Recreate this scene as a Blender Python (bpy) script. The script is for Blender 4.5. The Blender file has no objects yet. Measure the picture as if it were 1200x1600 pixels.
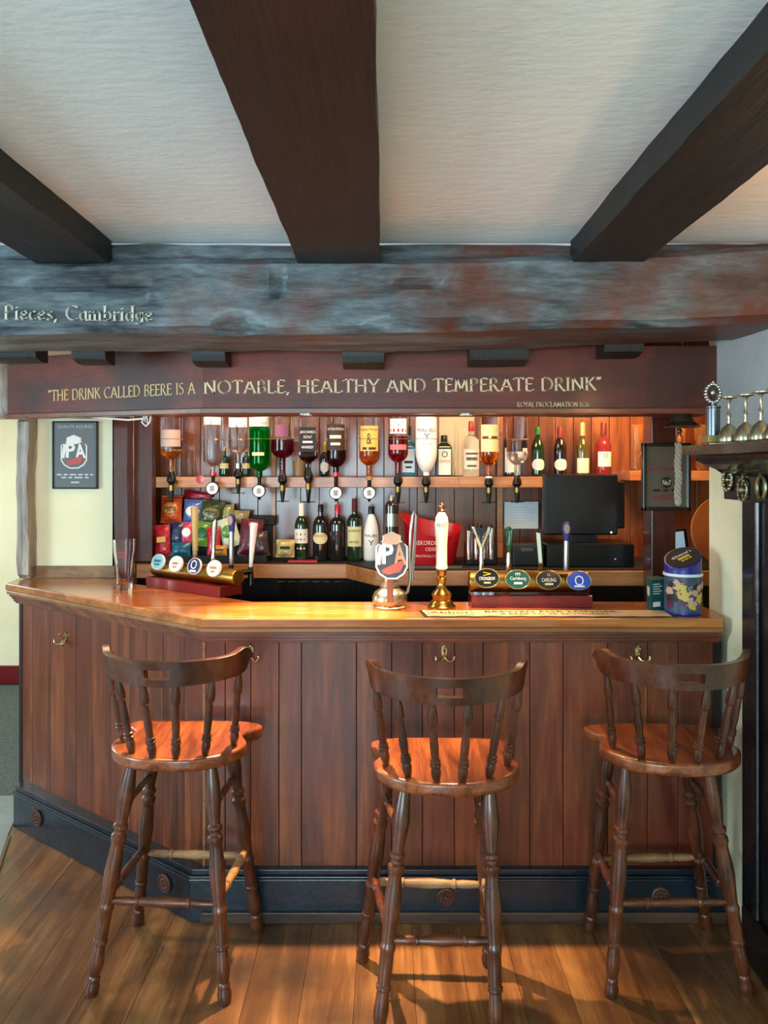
import bpy, math, random
from mathutils import Vector, Matrix, noise
from math import pi, sin, cos, radians as R
random.seed(7)
# ------------------------------------------------------------------ camera, world, lights
F, HX, HY, CH = 1230.0, 600.0, 728.0, 1.65        # focal length in pixels, horizon, eye height
sc = bpy.context.scene
COL = sc.collection
cam_d = bpy.data.cameras.new('camera'); cam = bpy.data.objects.new('camera', cam_d); COL.objects.link(cam)
cam.location = (0, 0, CH); cam.rotation_euler = (pi/2, 0, 0)
cam_d.sensor_fit = 'VERTICAL'; cam_d.sensor_height = 36; cam_d.lens = 36*F/1600
cam_d.shift_y = -72/1600; cam_d.clip_start = 0.05
sc.camera = cam
sc.view_settings.view_transform = 'Standard'; sc.view_settings.look = 'None'
sc.view_settings.gamma = 1; sc.view_settings.exposure = 0.12; sc.view_settings.use_curve_mapping = False
w = bpy.data.worlds.new('world'); sc.world = w; w.use_nodes = True
w.node_tree.nodes['Background'].inputs[0].default_value = (0.75, 0.88, 1.0, 1)
w.node_tree.nodes['Background'].inputs[1].default_value = 0.6

def light(name, kind, loc, target, energy, color, size=0.1, size_y=None, spot=60, blend=0.5):
    d = bpy.data.lights.new(name, kind); o = bpy.data.objects.new(name, d); COL.objects.link(o)
    o.location = loc; d.energy = energy; d.color = color
    if target is not None:
        o.rotation_euler = (Vector(target)-Vector(loc)).to_track_quat('-Z', 'Y').to_euler()
    if kind == 'AREA':
        d.size = size
        if size_y: d.shape = 'RECTANGLE'; d.size_y = size_y
    else:
        d.shadow_soft_size = size
    if kind == 'SPOT': d.spot_size = R(spot); d.spot_blend = blend
    return o
DAY = (0.64, 0.88, 1.0)
WARM = (1.0, 0.66, 0.34)
# daylight from assumed unseen windows: behind the viewer, at left, in the side room
light('window_daylight_a', 'AREA', (-1.75, -2.95, 1.42), (-1.5, 1, 1.5), 90, DAY, 1.1, 1.15)
light('window_daylight_b', 'AREA', (-0.35, -2.95, 1.42), (-0.3, 1, 1.5), 90, DAY, 1.1, 1.15)
light('window_daylight_c', 'AREA', (-4.10, 0.70, 1.42), (0, 0.9, 1.45), 110, DAY, 1.5, 1.15)
light('side_room_daylight', 'AREA', (-3.9, 4.6, 1.5), (-1.6, 4.6, 0.8), 34, (0.95, 0.97, 0.95), 1.0, 1.2)
# downlights under the fascia above the counter
light('downlight_lamp_a', 'SPOT', (-0.30, 2.925, 1.832), (-0.30, 2.66, 0.0), 310, WARM, 0.014, spot=74, blend=0.7)
light('downlight_lamp_b', 'SPOT', (0.31, 2.925, 1.832), (0.31, 2.66, 0.0), 60, WARM, 0.014, spot=74, blend=0.7)
light('downlight_lamp_c', 'SPOT', (-1.00, 3.045, 1.832), (-1.05, 2.9, 0.0), 30, WARM, 0.014, spot=105, blend=0.8)
# assumed warm lamps of the back bar, added unseen under the ceiling behind the fascia
light('back_bar_lamp_a', 'AREA', (-0.75, 3.45, 2.10), (-0.75, 3.95, 1.2), 7, (1.0, 0.72, 0.48), 0.3, 0.3)
light('back_bar_lamp_b', 'AREA', (0.25, 3.45, 2.10), (0.25, 3.95, 1.2), 7, (1.0, 0.72, 0.48), 0.3, 0.3)
light('back_bar_lamp_c', 'AREA', (1.15, 3.70, 2.10), (1.2, 4.0, 1.4), 13, (1.0, 0.55, 0.22), 0.3, 0.3)
light('wall_lamp_bulb', 'POINT', (1.12, 1.55, 2.0), None, 7, (1.0, 0.5, 0.2), 0.04)  # assumed unseen lamp by the fireplace, added for the warm glow at right

# ------------------------------------------------------------------ materials
def C(h):
    h = h.lstrip('#'); v = [int(h[i:i+2], 16)/255 for i in (0, 2, 4)]
    return tuple(((x/12.92) if x <= .04045 else ((x+.055)/1.055)**2.4) for x in v) + (1,)
MATS = {}
def mat(name, col, rough=0.5, metal=0.0, trans=0.0, ior=1.45, coat=0.0, emit=None, es=1.0, bump=0.0, bscale=60, var=0.0, vscale=8, alpha=1.0):
    if name in MATS: return MATS[name]
    m = bpy.data.materials.new(name); m.use_nodes = True; nt = m.node_tree; b = nt.nodes['Principled BSDF']
    c = C(col) if isinstance(col, str) else col
    b.inputs['Base Color'].default_value = c; b.inputs['Roughness'].default_value = rough
    b.inputs['Metallic'].default_value = metal; b.inputs['Transmission Weight'].default_value = trans
    b.inputs['IOR'].default_value = ior; b.inputs['Coat Weight'].default_value = coat
    b.inputs['Coat Roughness'].default_value = 0.12
    if emit: b.inputs['Emission Color'].default_value = C(emit); b.inputs['Emission Strength'].default_value = es
    tc = nt.nodes.new('ShaderNodeTexCoord')
    if var or bump:
        n = nt.nodes.new('ShaderNodeTexNoise'); n.inputs['Scale'].default_value = vscale; n.inputs['Detail'].default_value = 5
        nt.links.new(tc.outputs['Object'], n.inputs['Vector'])
    if var:
        mx = nt.nodes.new('ShaderNodeMixRGB'); mx.blend_type = 'MULTIPLY'; mx.inputs[0].default_value = var
        mx.inputs[1].default_value = c
        rp = nt.nodes.new('ShaderNodeValToRGB'); rp.color_ramp.elements[0].position = .35; rp.color_ramp.elements[1].position = .65
        rp.color_ramp.elements[0].color = (.25, .25, .25, 1)
        nt.links.new(n.outputs['Fac'], rp.inputs[0]); nt.links.new(rp.outputs[0], mx.inputs[2])
        nt.links.new(mx.outputs[0], b.inputs['Base Color'])
    if bump:
        n2 = nt.nodes.new('ShaderNodeTexNoise'); n2.inputs['Scale'].default_value = bscale; n2.inputs['Detail'].default_value = 4
        nt.links.new(tc.outputs['Object'], n2.inputs['Vector'])
        bp = nt.nodes.new('ShaderNodeBump'); bp.inputs['Strength'].default_value = bump; bp.inputs['Distance'].default_value = 0.01
        nt.links.new(n2.outputs['Fac'], bp.inputs['Height']); nt.links.new(bp.outputs[0], b.inputs['Normal'])
    MATS[name] = m
    return m

def wood(name, c1, c2, c3=None, grain=(14, 14, 1.2), rough=0.35, coat=0.3, bump=0.15, island=0.0, patch=None, patch_scale=2.2, patch_pos=(.48, .62), spec=0.5, bdist=0.004, gradx=None):
    """grain noise stretched along one object axis; island: tint and offset change from board to board."""
    m = bpy.data.materials.new(name); m.use_nodes = True; nt = m.node_tree; L = nt.links; N = nt.nodes.new
    b = nt.nodes['Principled BSDF']
    tc = N('ShaderNodeTexCoord'); vec = tc.outputs['Object']
    if island:
        g = N('ShaderNodeNewGeometry'); k = N('ShaderNodeMath'); k.operation = 'MULTIPLY'; k.inputs[1].default_value = 37.0
        L.new(g.outputs['Random Per Island'], k.inputs[0])
        ad = N('ShaderNodeVectorMath'); ad.operation = 'ADD'; L.new(vec, ad.inputs[0]); L.new(k.outputs[0], ad.inputs[1]); vec = ad.outputs[0]
    mp = N('ShaderNodeMapping'); mp.inputs['Scale'].default_value = grain; L.new(vec, mp.inputs['Vector'])
    n1 = N('ShaderNodeTexNoise'); n1.inputs['Scale'].default_value = 1.0; n1.inputs['Detail'].default_value = 7; n1.inputs['Roughness'].default_value = .62
    n1.inputs['Distortion'].default_value = .6; L.new(mp.outputs[0], n1.inputs['Vector'])
    mp2 = N('ShaderNodeMapping'); mp2.inputs['Scale'].default_value = tuple(g_*7 for g_ in grain); L.new(vec, mp2.inputs['Vector'])
    n2 = N('ShaderNodeTexNoise'); n2.inputs['Scale'].default_value = 1.0; n2.inputs['Detail'].default_value = 4; L.new(mp2.outputs[0], n2.inputs['Vector'])
    mixf = N('ShaderNodeMath'); mixf.operation = 'MULTIPLY_ADD'; mixf.inputs[1].default_value = .3; L.new(n2.outputs['Fac'], mixf.inputs[0])
    sub = N('ShaderNodeMath'); sub.operation = 'SUBTRACT'; sub.inputs[1].default_value = .15; L.new(n1.outputs['Fac'], sub.inputs[0]); L.new(sub.outputs[0], mixf.inputs[2])
    rp = N('ShaderNodeValToRGB'); e = rp.color_ramp.elements
    e[0].position = .32; e[0].color = C(c1); e[1].position = .68; e[1].color = C(c2)
    if c3: q = e.new(.5); q.color = C(c3)
    L.new(mixf.outputs[0], rp.inputs[0]); col = rp.outputs[0]
    if patch:
        n3 = N('ShaderNodeTexNoise'); n3.inputs['Scale'].default_value = patch_scale; n3.inputs['Detail'].default_value = 6; n3.inputs['Roughness'].default_value = .6
        L.new(tc.outputs['Object'], n3.inputs['Vector'])
        r3 = N('ShaderNodeValToRGB'); r3.color_ramp.elements[0].position = patch_pos[0]; r3.color_ramp.elements[1].position = patch_pos[1]
        pf = n3.outputs['Fac']
        if gradx:      # more patch colour towards one end: worn paint, and lamp glow painted in
            sx_ = N('ShaderNodeSeparateXYZ'); L.new(tc.outputs['Object'], sx_.inputs[0]); mr = N('ShaderNodeMapRange')
            mr.inputs['From Min'].default_value = gradx[0]; mr.inputs['From Max'].default_value = gradx[1]; mr.inputs['To Min'].default_value = -.06; mr.inputs['To Max'].default_value = gradx[2]
            L.new(sx_.outputs[0], mr.inputs['Value']); ad2 = N('ShaderNodeMath'); L.new(pf, ad2.inputs[0]); L.new(mr.outputs[0], ad2.inputs[1]); pf = ad2.outputs[0]
        L.new(pf, r3.inputs[0])
        mx = N('ShaderNodeMixRGB'); L.new(r3.outputs[0], mx.inputs[0]); L.new(col, mx.inputs[1]); mx.inputs[2].default_value = C(patch); col = mx.outputs[0]
    if island:
        hs = N('ShaderNodeHueSaturation'); k2 = N('ShaderNodeMapRange'); k2.inputs['To Min'].default_value = 1-island; k2.inputs['To Max'].default_value = 1+island
        L.new(g.outputs['Random Per Island'], k2.inputs['Value']); L.new(k2.outputs[0], hs.inputs['Value']); L.new(col, hs.inputs['Color']); col = hs.outputs[0]
    L.new(col, b.inputs['Base Color'])
    rr = N('ShaderNodeMapRange'); rr.inputs['To Min'].default_value = max(.05, rough-.1); rr.inputs['To Max'].default_value = min(1, rough+.14)
    L.new(n1.outputs['Fac'], rr.inputs['Value']); L.new(rr.outputs[0], b.inputs['Roughness'])
    b.inputs['Coat Weight'].default_value = coat; b.inputs['Coat Roughness'].default_value = .18; b.inputs['Specular IOR Level'].default_value = spec
    bp = N('ShaderNodeBump'); bp.inputs['Strength'].default_value = bump; bp.inputs['Distance'].default_value = bdist
    L.new(mixf.outputs[0], bp.inputs['Height']); L.new(bp.outputs[0], b.inputs['Normal'])
    MATS[name] = m
    return m

def plaster(name, col, col2, scale=3, bump=.5, bscale=35, rough=.85):
    m = bpy.data.materials.new(name); m.use_nodes = True; nt = m.node_tree; L = nt.links; N = nt.nodes.new; b = nt.nodes['Principled BSDF']
    tc = N('ShaderNodeTexCoord'); n = N('ShaderNodeTexNoise'); n.inputs['Scale'].default_value = scale; n.inputs['Detail'].default_value = 6
    L.new(tc.outputs['Object'], n.inputs['Vector']); rp = N('ShaderNodeValToRGB'); e = rp.color_ramp.elements
    e[0].position = .3; e[0].color = C(col2); e[1].position = .6; e[1].color = C(col); L.new(n.outputs['Fac'], rp.inputs[0]); L.new(rp.outputs[0], b.inputs['Base Color'])
    b.inputs['Roughness'].default_value = rough
    mp = N('ShaderNodeMapping'); mp.inputs['Scale'].default_value = (.45, 1, 1); L.new(tc.outputs['Object'], mp.inputs[0])
    n2 = N('ShaderNodeTexNoise'); n2.inputs['Scale'].default_value = bscale; n2.inputs['Detail'].default_value = 5; L.new(mp.outputs[0], n2.inputs['Vector'])
    bp = N('ShaderNodeBump'); bp.inputs['Strength'].default_value = bump; bp.inputs['Distance'].default_value = .006
    L.new(n2.outputs['Fac'], bp.inputs['Height']); L.new(bp.outputs[0], b.inputs['Normal'])
    return m

W_BEAM = wood('aged_painted_beam', '#202426', '#707d83', '#4c575c', grain=(3.2, 13, 13), rough=.5, coat=.1, bump=.7, patch='#5a2c1a', patch_scale=3.2, patch_pos=(.50, .68), bdist=.006, gradx=(.5, 1.7, .17))
W_JOIST = wood('dark_joist', '#0b0908', '#1c1613', '#120f0d', grain=(16, 1.4, 16), rough=.55, coat=.05, bump=.5, bdist=.008)
W_PANEL = wood('bar_panel_boards', '#3b1a0c', '#8e4a24', '#662f15', grain=(11, 11, .9), rough=.38, coat=.32, bump=.12, island=.1, patch='#6a2511', patch_scale=1.5, patch_pos=(.45, .7))
W_BACK = wood('back_bar_boards', '#4f2413', '#8e4f2b', '#6d3a1f', grain=(14, 14, 1.1), rough=.3, coat=.5, bump=.12, island=.16)
W_TOP = wood('counter_oak', '#8a4a1e', '#c07a3a', '#a5602c', grain=(1.1, 15, 15), rough=.22, coat=.6, bump=.04)
W_EDGE = wood('counter_edge_oak', '#7a4a28', '#a87044', '#8e5a34', grain=(1.1, 15, 15), rough=.35, coat=.3, bump=.06)
W_MOULD = wood('red_brown_moulding', '#4a2012', '#8a4626', '#6a3219', grain=(1.2, 14, 14), rough=.35, coat=.4, bump=.08)
W_FASCIA = wood('fascia_mahogany', '#45160b', '#7d2d16', '#602110', grain=(1.0, 12, 12), rough=.5, coat=.12, bump=.1, patch='#3a130a', patch_scale=2)
W_STOOL = wood('stool_wood', '#2c140a', '#6a3519', '#4d2410', grain=(9, 9, 5), rough=.32, coat=.3, bump=.06)
W_SEAT = wood('stool_seat_wood', '#54250f', '#9a5226', '#74381a', grain=(20, 2.2, 20), rough=.28, coat=.6, bump=.06)
W_WORN = wood('worn_pale_wood', '#6b4426', '#b08a5c', '#8c6640', grain=(3, 12, 12), rough=.5, coat=.1, bump=.1)
W_FLOOR = wood('floor_boards', '#553218', '#9e6c3e', '#784c28', grain=(13, 1.0, 13), rough=.36, coat=.3, bump=.1, island=.08, patch='#3d2a1e', patch_scale=1.6, patch_pos=(.44, .68))
W_SHELF = wood('shelf_pine', '#9a5a30', '#c98c56', '#b47644', grain=(1.4, 16, 16), rough=.4, coat=.3, bump=.06)
W_POST = wood('dark_red_post', '#30100a', '#5a2012', '#45180e', grain=(12, 12, 1), rough=.35, coat=.4, bump=.08)
W_OLDPOST = wood('weathered_post', '#5a463a', '#b8a898', '#8a786a', grain=(16, 16, 1.4), rough=.4, coat=.3, bump=.8, bdist=.012)
KICK = mat('navy_black_paint', '#18242e', .32, coat=.4, bump=.15, bscale=40, var=.5, vscale=6)
BLACKW = mat('black_paint', '#0d0e10', .3, coat=.4, bump=.3, bscale=25)
CEIL = plaster('ceiling_plaster', '#e4edef', '#d8e2e5', 2, .35, 38)
OFFW = plaster('off_white_wall', '#d8d8d2', '#cbcbc4', 2, .25, 40)
YELL = plaster('cream_wall', '#efe6c2', '#e4d8ae', 2, .25, 40)
GREYW = plaster('grey_white_wall', '#aab0b2', '#9aa1a3', 3, .4, 30)
CARPET = mat('grey_carpet', '#6f7671', .95, bump=.8, bscale=220, var=.5, vscale=60)
REDP = mat('red_gloss_paint', '#6d1418', .35)
PALEBR = mat('pale_brass', '#cdb98a', .2, 1.0)
BRASS = mat('brass', '#b08c48', .25, 1.0, bump=.05)
BRASSD = mat('aged_brass', '#8a6f3a', .34, 1.0)
PEWTER = mat('pewter', '#a8a294', .3, 1.0, bump=.15, bscale=90)
CHROME = mat('chrome', '#d8d8d8', .1, 1.0)
STEEL = mat('brushed_steel', '#b0b0ae', .28, 1.0)
BLACK = mat('black_plastic', '#0c0c0d', .3)
BLACKM = mat('matt_black', '#101112', .6)
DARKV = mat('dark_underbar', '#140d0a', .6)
WHITE = mat('white_gloss', '#ece8de', .25, coat=.4)
IVORY = mat('porcelain', '#efe6cf', .15, coat=.6)
PAPER = mat('paper', '#e4dfd0', .7)
CREAM = mat('cream_label', '#dccb96', .6)
RED = mat('red_plastic', '#b3101c', .3, coat=.3)
REDB = mat('dark_red_block', '#6e1218', .25, coat=.5)
INK = mat('ink_black', '#141414', .6)
GOLD = mat('gold_foil', '#c39a45', .3, .8)
GLASS = mat('clear_glass', '#ffffff', .02, 0, 1.0, 1.2)
GLASSG = mat('green_glass', (0.02, .55, .12, 1), .02, 0, 1.0, 1.2)
GLASSD = mat('dark_green_glass', (0.02, .06, .02, 1), .04, 0, .55, 1.45, coat=.5)
GLASSK = mat('near_black_glass', (0.012, .010, .010, 1), .05, 0, .0, 1.45, coat=.6)
GLASSY = mat('olive_glass', (0.12, .11, .03, 1), .04, 0, .5, 1.45, coat=.5)
GLASSB = mat('blue_glass', (0.15, .65, .85, 1), .03, 0, .8, 1.3)
PAINT_TXT = mat('cream_lettering_paint', '#e2cba4', .7)
PAINT_TXT2 = mat('grey_lettering_paint', '#c9c4b2', .7)

# ------------------------------------------------------------------ mesh builder
TR = Matrix.Translation
def RX(a): return Matrix.Rotation(a, 4, 'X')
def RY(a): return Matrix.Rotation(a, 4, 'Y')
def RZ(a): return Matrix.Rotation(a, 4, 'Z')
I4 = Matrix.Identity(4)
WL = {}
def pt(px, py, Y):                       # where the line of sight through a point of the photo meets depth Y
    return Vector(((px-HX)/F*Y, Y, CH-(py-HY)/F*Y))
def PX(px, Y): return (px-HX)/F*Y
def PZ(py, Y): return CH-(py-HY)/F*Y
def axis_T(a, b):
    a = Vector(a); b = Vector(b); d = b-a
    return TR(a) @ d.to_track_quat('Z', 'Y').to_matrix().to_4x4(), d.length

def hull(pts):
    pts = sorted(set(pts))
    if len(pts) < 3: return pts
    def half(ps):
        h = []
        for p in ps:
            while len(h) > 1 and (h[-1][0]-h[-2][0])*(p[1]-h[-2][1])-(h[-1][1]-h[-2][1])*(p[0]-h[-2][0]) <= 1e-12: h.pop()
            h.append(p)
        return h[:-1]
    return half(pts)+half(pts[::-1])
def arc(cx, cy, rx, ry, a0, a1, n=10):
    return [(cx+rx*cos(R(a0+(a1-a0)*i/n)), cy+ry*sin(R(a0+(a1-a0)*i/n))) for i in range(n+1)]
# broad-pen letters: (advance, strokes, serif points)
GL = {
 ' ': (.36, [], []),
 'A': (.78, [[(.06, 0), (.38, 1)], [(.38, 1), (.72, 0)], [(.16, .34), (.58, .34)]], [(.06, 0), (.72, 0)]),
 'B': (.60, [[(.12, 0), (.12, 1)], [(.12, 1)]+arc(.26, .77, .22, .23, 90, -90)+[(.12, .54)], [(.12, .54)]+arc(.28, .27, .26, .27, 90, -90)+[(.12, 0)]], []),
 'C': (.78, [arc(.46, .5, .38, .5, 48, 312, 16)], []),
 'D': (.80, [[(.12, 0), (.12, 1)], [(.12, 1)]+arc(.32, .5, .40, .5, 90, -90, 14)+[(.12, 0)]], []),
 'E': (.56, [[(.12, 0), (.12, 1)], [(.12, 1), (.48, 1)], [(.12, .53), (.42, .53)], [(.12, 0), (.5, 0)], [(.48, 1), (.48, .92)], [(.5, 0), (.52, .1)]], []),
 'H': (.82, [[(.12, 0), (.12, 1)], [(.68, 0), (.68, 1)], [(.12, .52), (.68, .52)]], [(.12, 0), (.12, 1), (.68, 0), (.68, 1)]),
 'I': (.30, [[(.14, 0), (.14, 1)]], [(.14, 0), (.14, 1)]),
 'K': (.68, [[(.12, 0), (.12, 1)], [(.56, 1), (.12, .45)], [(.26, .6), (.66, 0)]], [(.12, 0), (.12, 1), (.56, 1)]),
 'L': (.56, [[(.12, 0), (.12, 1)], [(.12, 0), (.5, 0), (.52, .12)]], [(.12, 1)]),
 'M': (.92, [[(.1, 0), (.18, 1)], [(.18, 1), (.46, .12)], [(.46, .12), (.74, 1)], [(.74, 1), (.82, 0)]], [(.1, 0), (.82, 0)]),
 'N': (.82, [[(.12, 0), (.12, 1)], [(.12, 1), (.68, 0)], [(.68, 0), (.68, 1)]], [(.12, 0), (.68, 1)]),
 'O': (.90, [arc(.44, .5, .37, .5, 0, 360, 22)], []),
 'P': (.58, [[(.12, 0), (.12, 1)], [(.12, 1)]+arc(.26, .75, .24, .25, 90, -90)+[(.12, .5)]], [(.12, 0)]),
 'R': (.68, [[(.12, 0), (.12, 1)], [(.12, 1)]+arc(.26, .76, .22, .24, 90, -90)+[(.12, .52)], [(.28, .52), (.5, .12), (.66, -.04)]], [(.12, 0)]),
 'S': (.56, [arc(.28, .76, .18, .23, 40, 200, 9)+arc(.26, .26, .22, .26, 70, -140, 11)], []),
 'T': (.66, [[(.33, 0), (.33, 1)], [(.04, .9), (.04, 1), (.62, 1), (.62, .9)]], [(.33, 0)]),
 'Y': (.70, [[(.04, 1), (.35, .48)], [(.66, 1), (.35, .48), (.35, 0)]], [(.04, 1), (.66, 1), (.35, 0)]),
 ',': (.24, [[(.12, .04), (.06, -.16)]], []),
 '"': (.36, [[(.1, 1.02), (.06, .84)], [(.24, 1.02), (.20, .84)]], []),
 '1': (.34, [[(.16, 0), (.16, 1)]], [(.16, 0)]),
 '3': (.5, [arc(.22, .76, .18, .22, 150, -80, 9), arc(.22, .28, .22, .28, 80, -150, 10)], []),
 '6': (.56, [arc(.42, .42, .34, .55, 100, 180, 6)+arc(.28, .27, .2, .27, 180, 540, 14)], []),
 'i': (.28, [[(.13, 0), (.13, .58)], [(.12, .8), (.16, .84)]], [(.13, 0)]),
 'e': (.50, [[(.08, .32), (.42, .36)]+arc(.26, .3, .18, .3, 20, 320, 14)], []),
 'c': (.48, [arc(.26, .3, .19, .3, 50, 310, 12)], []),
 's': (.42, [arc(.21, .45, .13, .14, 40, 200, 7)+arc(.19, .15, .16, .15, 70, -140, 8)], []),
 'a': (.52, [arc(.25, .3, .18, .3, 60, 300, 12), [(.42, .6), (.42, .05), (.5, 0)]], []),
 'm': (.84, [[(.1, 0), (.1, .6)], arc(.25, .4, .15, .2, 170, 20, 6)+[(.40, 0)], arc(.55, .4, .15, .2, 170, 20, 6)+[(.70, 0)]], [(.1, 0), (.4, 0), (.7, 0)]),
 'b': (.54, [[(.12, 1), (.12, 0)], arc(.28, .3, .19, .3, 150, -150, 14)], [(.12, 1)]),
 'r': (.40, [[(.12, 0), (.12, .6)], [(.12, .42), (.26, .58), (.38, .55)]], [(.12, 0)]),
 'd': (.54, [arc(.25, .3, .18, .3, 30, 330, 14), [(.44, 1), (.44, 0)]], [(.44, 1)]),
 'g': (.54, [arc(.25, .34, .17, .24, 0, 360, 14), [(.44, .56), (.44, -.1)]+arc(.25, -.1, .19, .16, 0, -150, 8)], []),
}
def measure(s, track=.04): return sum(GL[c][0]+track for c in s)

class B:
    def __init__(s): s.v = []; s.f = []; s.m = []; s.s = []
    def add(s, vs, fs, T=I4, mi=0, sm=True):
        o = len(s.v); flip = T.to_3x3().determinant() < 0
        s.v += [T @ Vector(p) for p in vs]
        for f in fs:
            f = [o+i for i in f]; s.f.append(f[::-1] if flip else f); s.m.append(mi); s.s.append(sm)
        return s
    def box(s, x0, x1, y0, y1, z0, z1, T=I4, mi=0):
        v = [(x, y, z) for x in (x0, x1) for y in (y0, y1) for z in (z0, z1)]
        return s.add(v, [(0, 1, 3, 2), (4, 6, 7, 5), (0, 4, 5, 1), (2, 3, 7, 6), (0, 2, 6, 4), (1, 5, 7, 3)], T, mi, False)
    def lathe(s, prof, n=24, T=I4, mi=0, sm=True, sx=1, sy=1, a0=0, a1=360):
        full = abs(a1-a0) >= 359.9; k = n if full else n+1
        vs = []; fs = []
        for r, z in prof:
            for i in range(k):
                a = R(a0+(a1-a0)*i/n); vs.append((r*cos(a)*sx, r*sin(a)*sy, z))
        for j in range(len(prof)-1):
            for i in range(n):
                i2 = (i+1) % k if full else i+1
                fs.append((j*k+i, j*k+i2, (j+1)*k+i2, (j+1)*k+i))
        if full:
            if prof[0][0] > 1e-5: fs.append(tuple(range(k))[::-1])
            if prof[-1][0] > 1e-5: fs.append(tuple((len(prof)-1)*k+i for i in range(k)))
        return s.add(vs, fs, T, mi, sm)
    def cyl(s, a, b, r, r2=None, n=16, mi=0):
        T, l = axis_T(a, b); return s.lathe([(r, 0), (r if r2 is None else r2, l)], n, T, mi)
    def tube(s, pts, r, n=8, mi=0, closed=False):
        pts = [Vector(p) for p in pts]; vs = []; fs = []; m = len(pts); rr = r if isinstance(r, (list, tuple)) else [r]*m
        up = None
        for i, p in enumerate(pts):
            if closed: d = (pts[(i+1) % m]-pts[i-1]).normalized()
            else: d = (pts[min(i+1, m-1)]-pts[max(i-1, 0)]).normalized()
            if up is None:
                up = d.orthogonal().normalized()
            up = (up-d*up.dot(d)).normalized(); q = d.cross(up)
            for k in range(n):
                a = 2*pi*k/n; vs.append(p+(up*cos(a)+q*sin(a))*rr[i])
        for i in range(m if closed else m-1):
            for k in range(n):
                j = (i+1) % m
                fs.append((i*n+k, i*n+(k+1) % n, j*n+(k+1) % n, j*n+k))
        if not closed: fs.append(tuple(range(n))[::-1]); fs.append(tuple((m-1)*n+k for k in range(n)))
        return s.add(vs, fs, I4, mi, True)
    def ext(s, poly, d0, d1, T=I4, mi=0, sm=False):          # polygon in XY pushed along Z
        n = len(poly); vs = [(x, y, d0) for x, y in poly]+[(x, y, d1) for x, y in poly]
        fs = [tuple(range(n))[::-1], tuple(range(n, 2*n))]+[(i, (i+1) % n, n+(i+1) % n, n+i) for i in range(n)]
        return s.add(vs, fs, T, mi, sm)
    def ball(s, c, r, T=I4, mi=0, n=14, sz=1):
        return s.lathe([(r*sin(pi*i/8)+(1e-6 if i in (0, 8) else 0), -r*sz*cos(pi*i/8)) for i in range(9)], n, T @ TR(c), mi)
    def text(s, body, w_, h_, T=I4, mi=0, bend=None, bold=0.0):   # lettering w_ wide, h_ high, centred, facing -Y
        if body.startswith('~'):        # print too small to read in the photo: ragged strokes
            g = random.Random(int(w_*1e5)+len(body)); n = int(body[1:] or 3); x_ = -w_/2
            ws_ = [g.uniform(.5, 1.5) for _ in range(n)]; k_ = w_/(sum(ws_)+.35*(n-1))
            for q_ in ws_:
                m_ = max(1, int(q_*3)); 
                for j_ in range(m_):
                    a_, b_ = x_+q_*k_*j_/m_, x_+q_*k_*(j_+1)/m_
                    c_ = [(a_, -h_/2), (b_, -h_/2), (b_, h_/2), (a_, h_/2)]
                    s.add([(u, 0, v) if bend is None else (bend*sin(u/bend), -bend*cos(u/bend), v) for u, v in c_], [(0, 1, 2, 3)], T, mi, False)
                x_ += (q_+.35)*k_
            return s
        cu = bpy.data.curves.new('t', 'FONT'); cu.body = body; cu.align_x = 'CENTER'; cu.resolution_u = 2; cu.offset = bold
        o = bpy.data.objects.new('t', cu); COL.objects.link(o)
        me = bpy.data.meshes.new_from_object(o.evaluated_get(bpy.context.evaluated_depsgraph_get()))
        if len(me.vertices):
            xs = [v.co.x for v in me.vertices]; ys = [v.co.y for v in me.vertices]
            cx, cy = (min(xs)+max(xs))/2, (min(ys)+max(ys))/2; kx = w_/(max(xs)-min(xs)); ky = h_/(max(ys)-min(ys))
            vs = []
            for v in me.vertices:
                x, z = (v.co.x-cx)*kx, (v.co.y-cy)*ky
                vs.append((x, 0, z) if bend is None else (bend*sin(x/bend), -bend*cos(x/bend), z))
            s.add(vs, [tuple(p.vertices) for p in me.polygons], T, mi, False)
        bpy.data.objects.remove(o); bpy.data.curves.remove(cu); bpy.data.meshes.remove(me)
        return s
    def pen(s, body, w_, h_, T=I4, mi=0, nib=.13, ang=22, track=.04):   # broad-pen lettering from x=0 to w_, baseline z=0, facing -Y
        kx = w_/measure(body, track); ca, sa = cos(R(ang)), sin(R(ang)); a, b = nib/2, .018
        q = [(ca*a-sa*b, sa*a+ca*b), (-ca*a-sa*b, -sa*a+ca*b), (-ca*a+sa*b, -sa*a-ca*b), (ca*a+sa*b, sa*a-ca*b)]
        x = 0
        def poly(h):
            h = hull([(round(u, 5), round(v, 5)) for u, v in h])
            if len(h) > 2: s.add([(u*kx, 0, v*h_) for u, v in h], [tuple(range(len(h)))], T, mi, False)
        for ch in body:
            adv, st, se = GL[ch]
            for p in st:
                for i in range(len(p)-1):
                    poly([(x+p[i][0]+u, p[i][1]+v) for u, v in q]+[(x+p[i+1][0]+u, p[i+1][1]+v) for u, v in q])
            for (u, v) in se:
                poly([(x+u-.13, v-.018), (x+u+.13, v-.018), (x+u+.13, v+.018), (x+u-.13, v+.018)])
            x += adv+track
        return s
    def build(s, name, mats, parent=None, bevel=0, angle=35, sub=0):
        if not isinstance(mats, (list, tuple)): mats = [mats]
        if parent is not None: o0 = WL[parent]
        else:
            xs = [v.x for v in s.v]; ys = [v.y for v in s.v]; zs = [v.z for v in s.v]
            o0 = Vector(((min(xs)+max(xs))/2, (min(ys)+max(ys))/2, min(zs)))
        me = bpy.data.meshes.new(name); me.from_pydata([v-o0 for v in s.v], [], s.f)
        for m in mats: me.materials.append(m)
        me.polygons.foreach_set('material_index', s.m); me.polygons.foreach_set('use_smooth', s.s)
        me.update()
        if any(s.s): me.set_sharp_from_angle(angle=R(angle))
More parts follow.
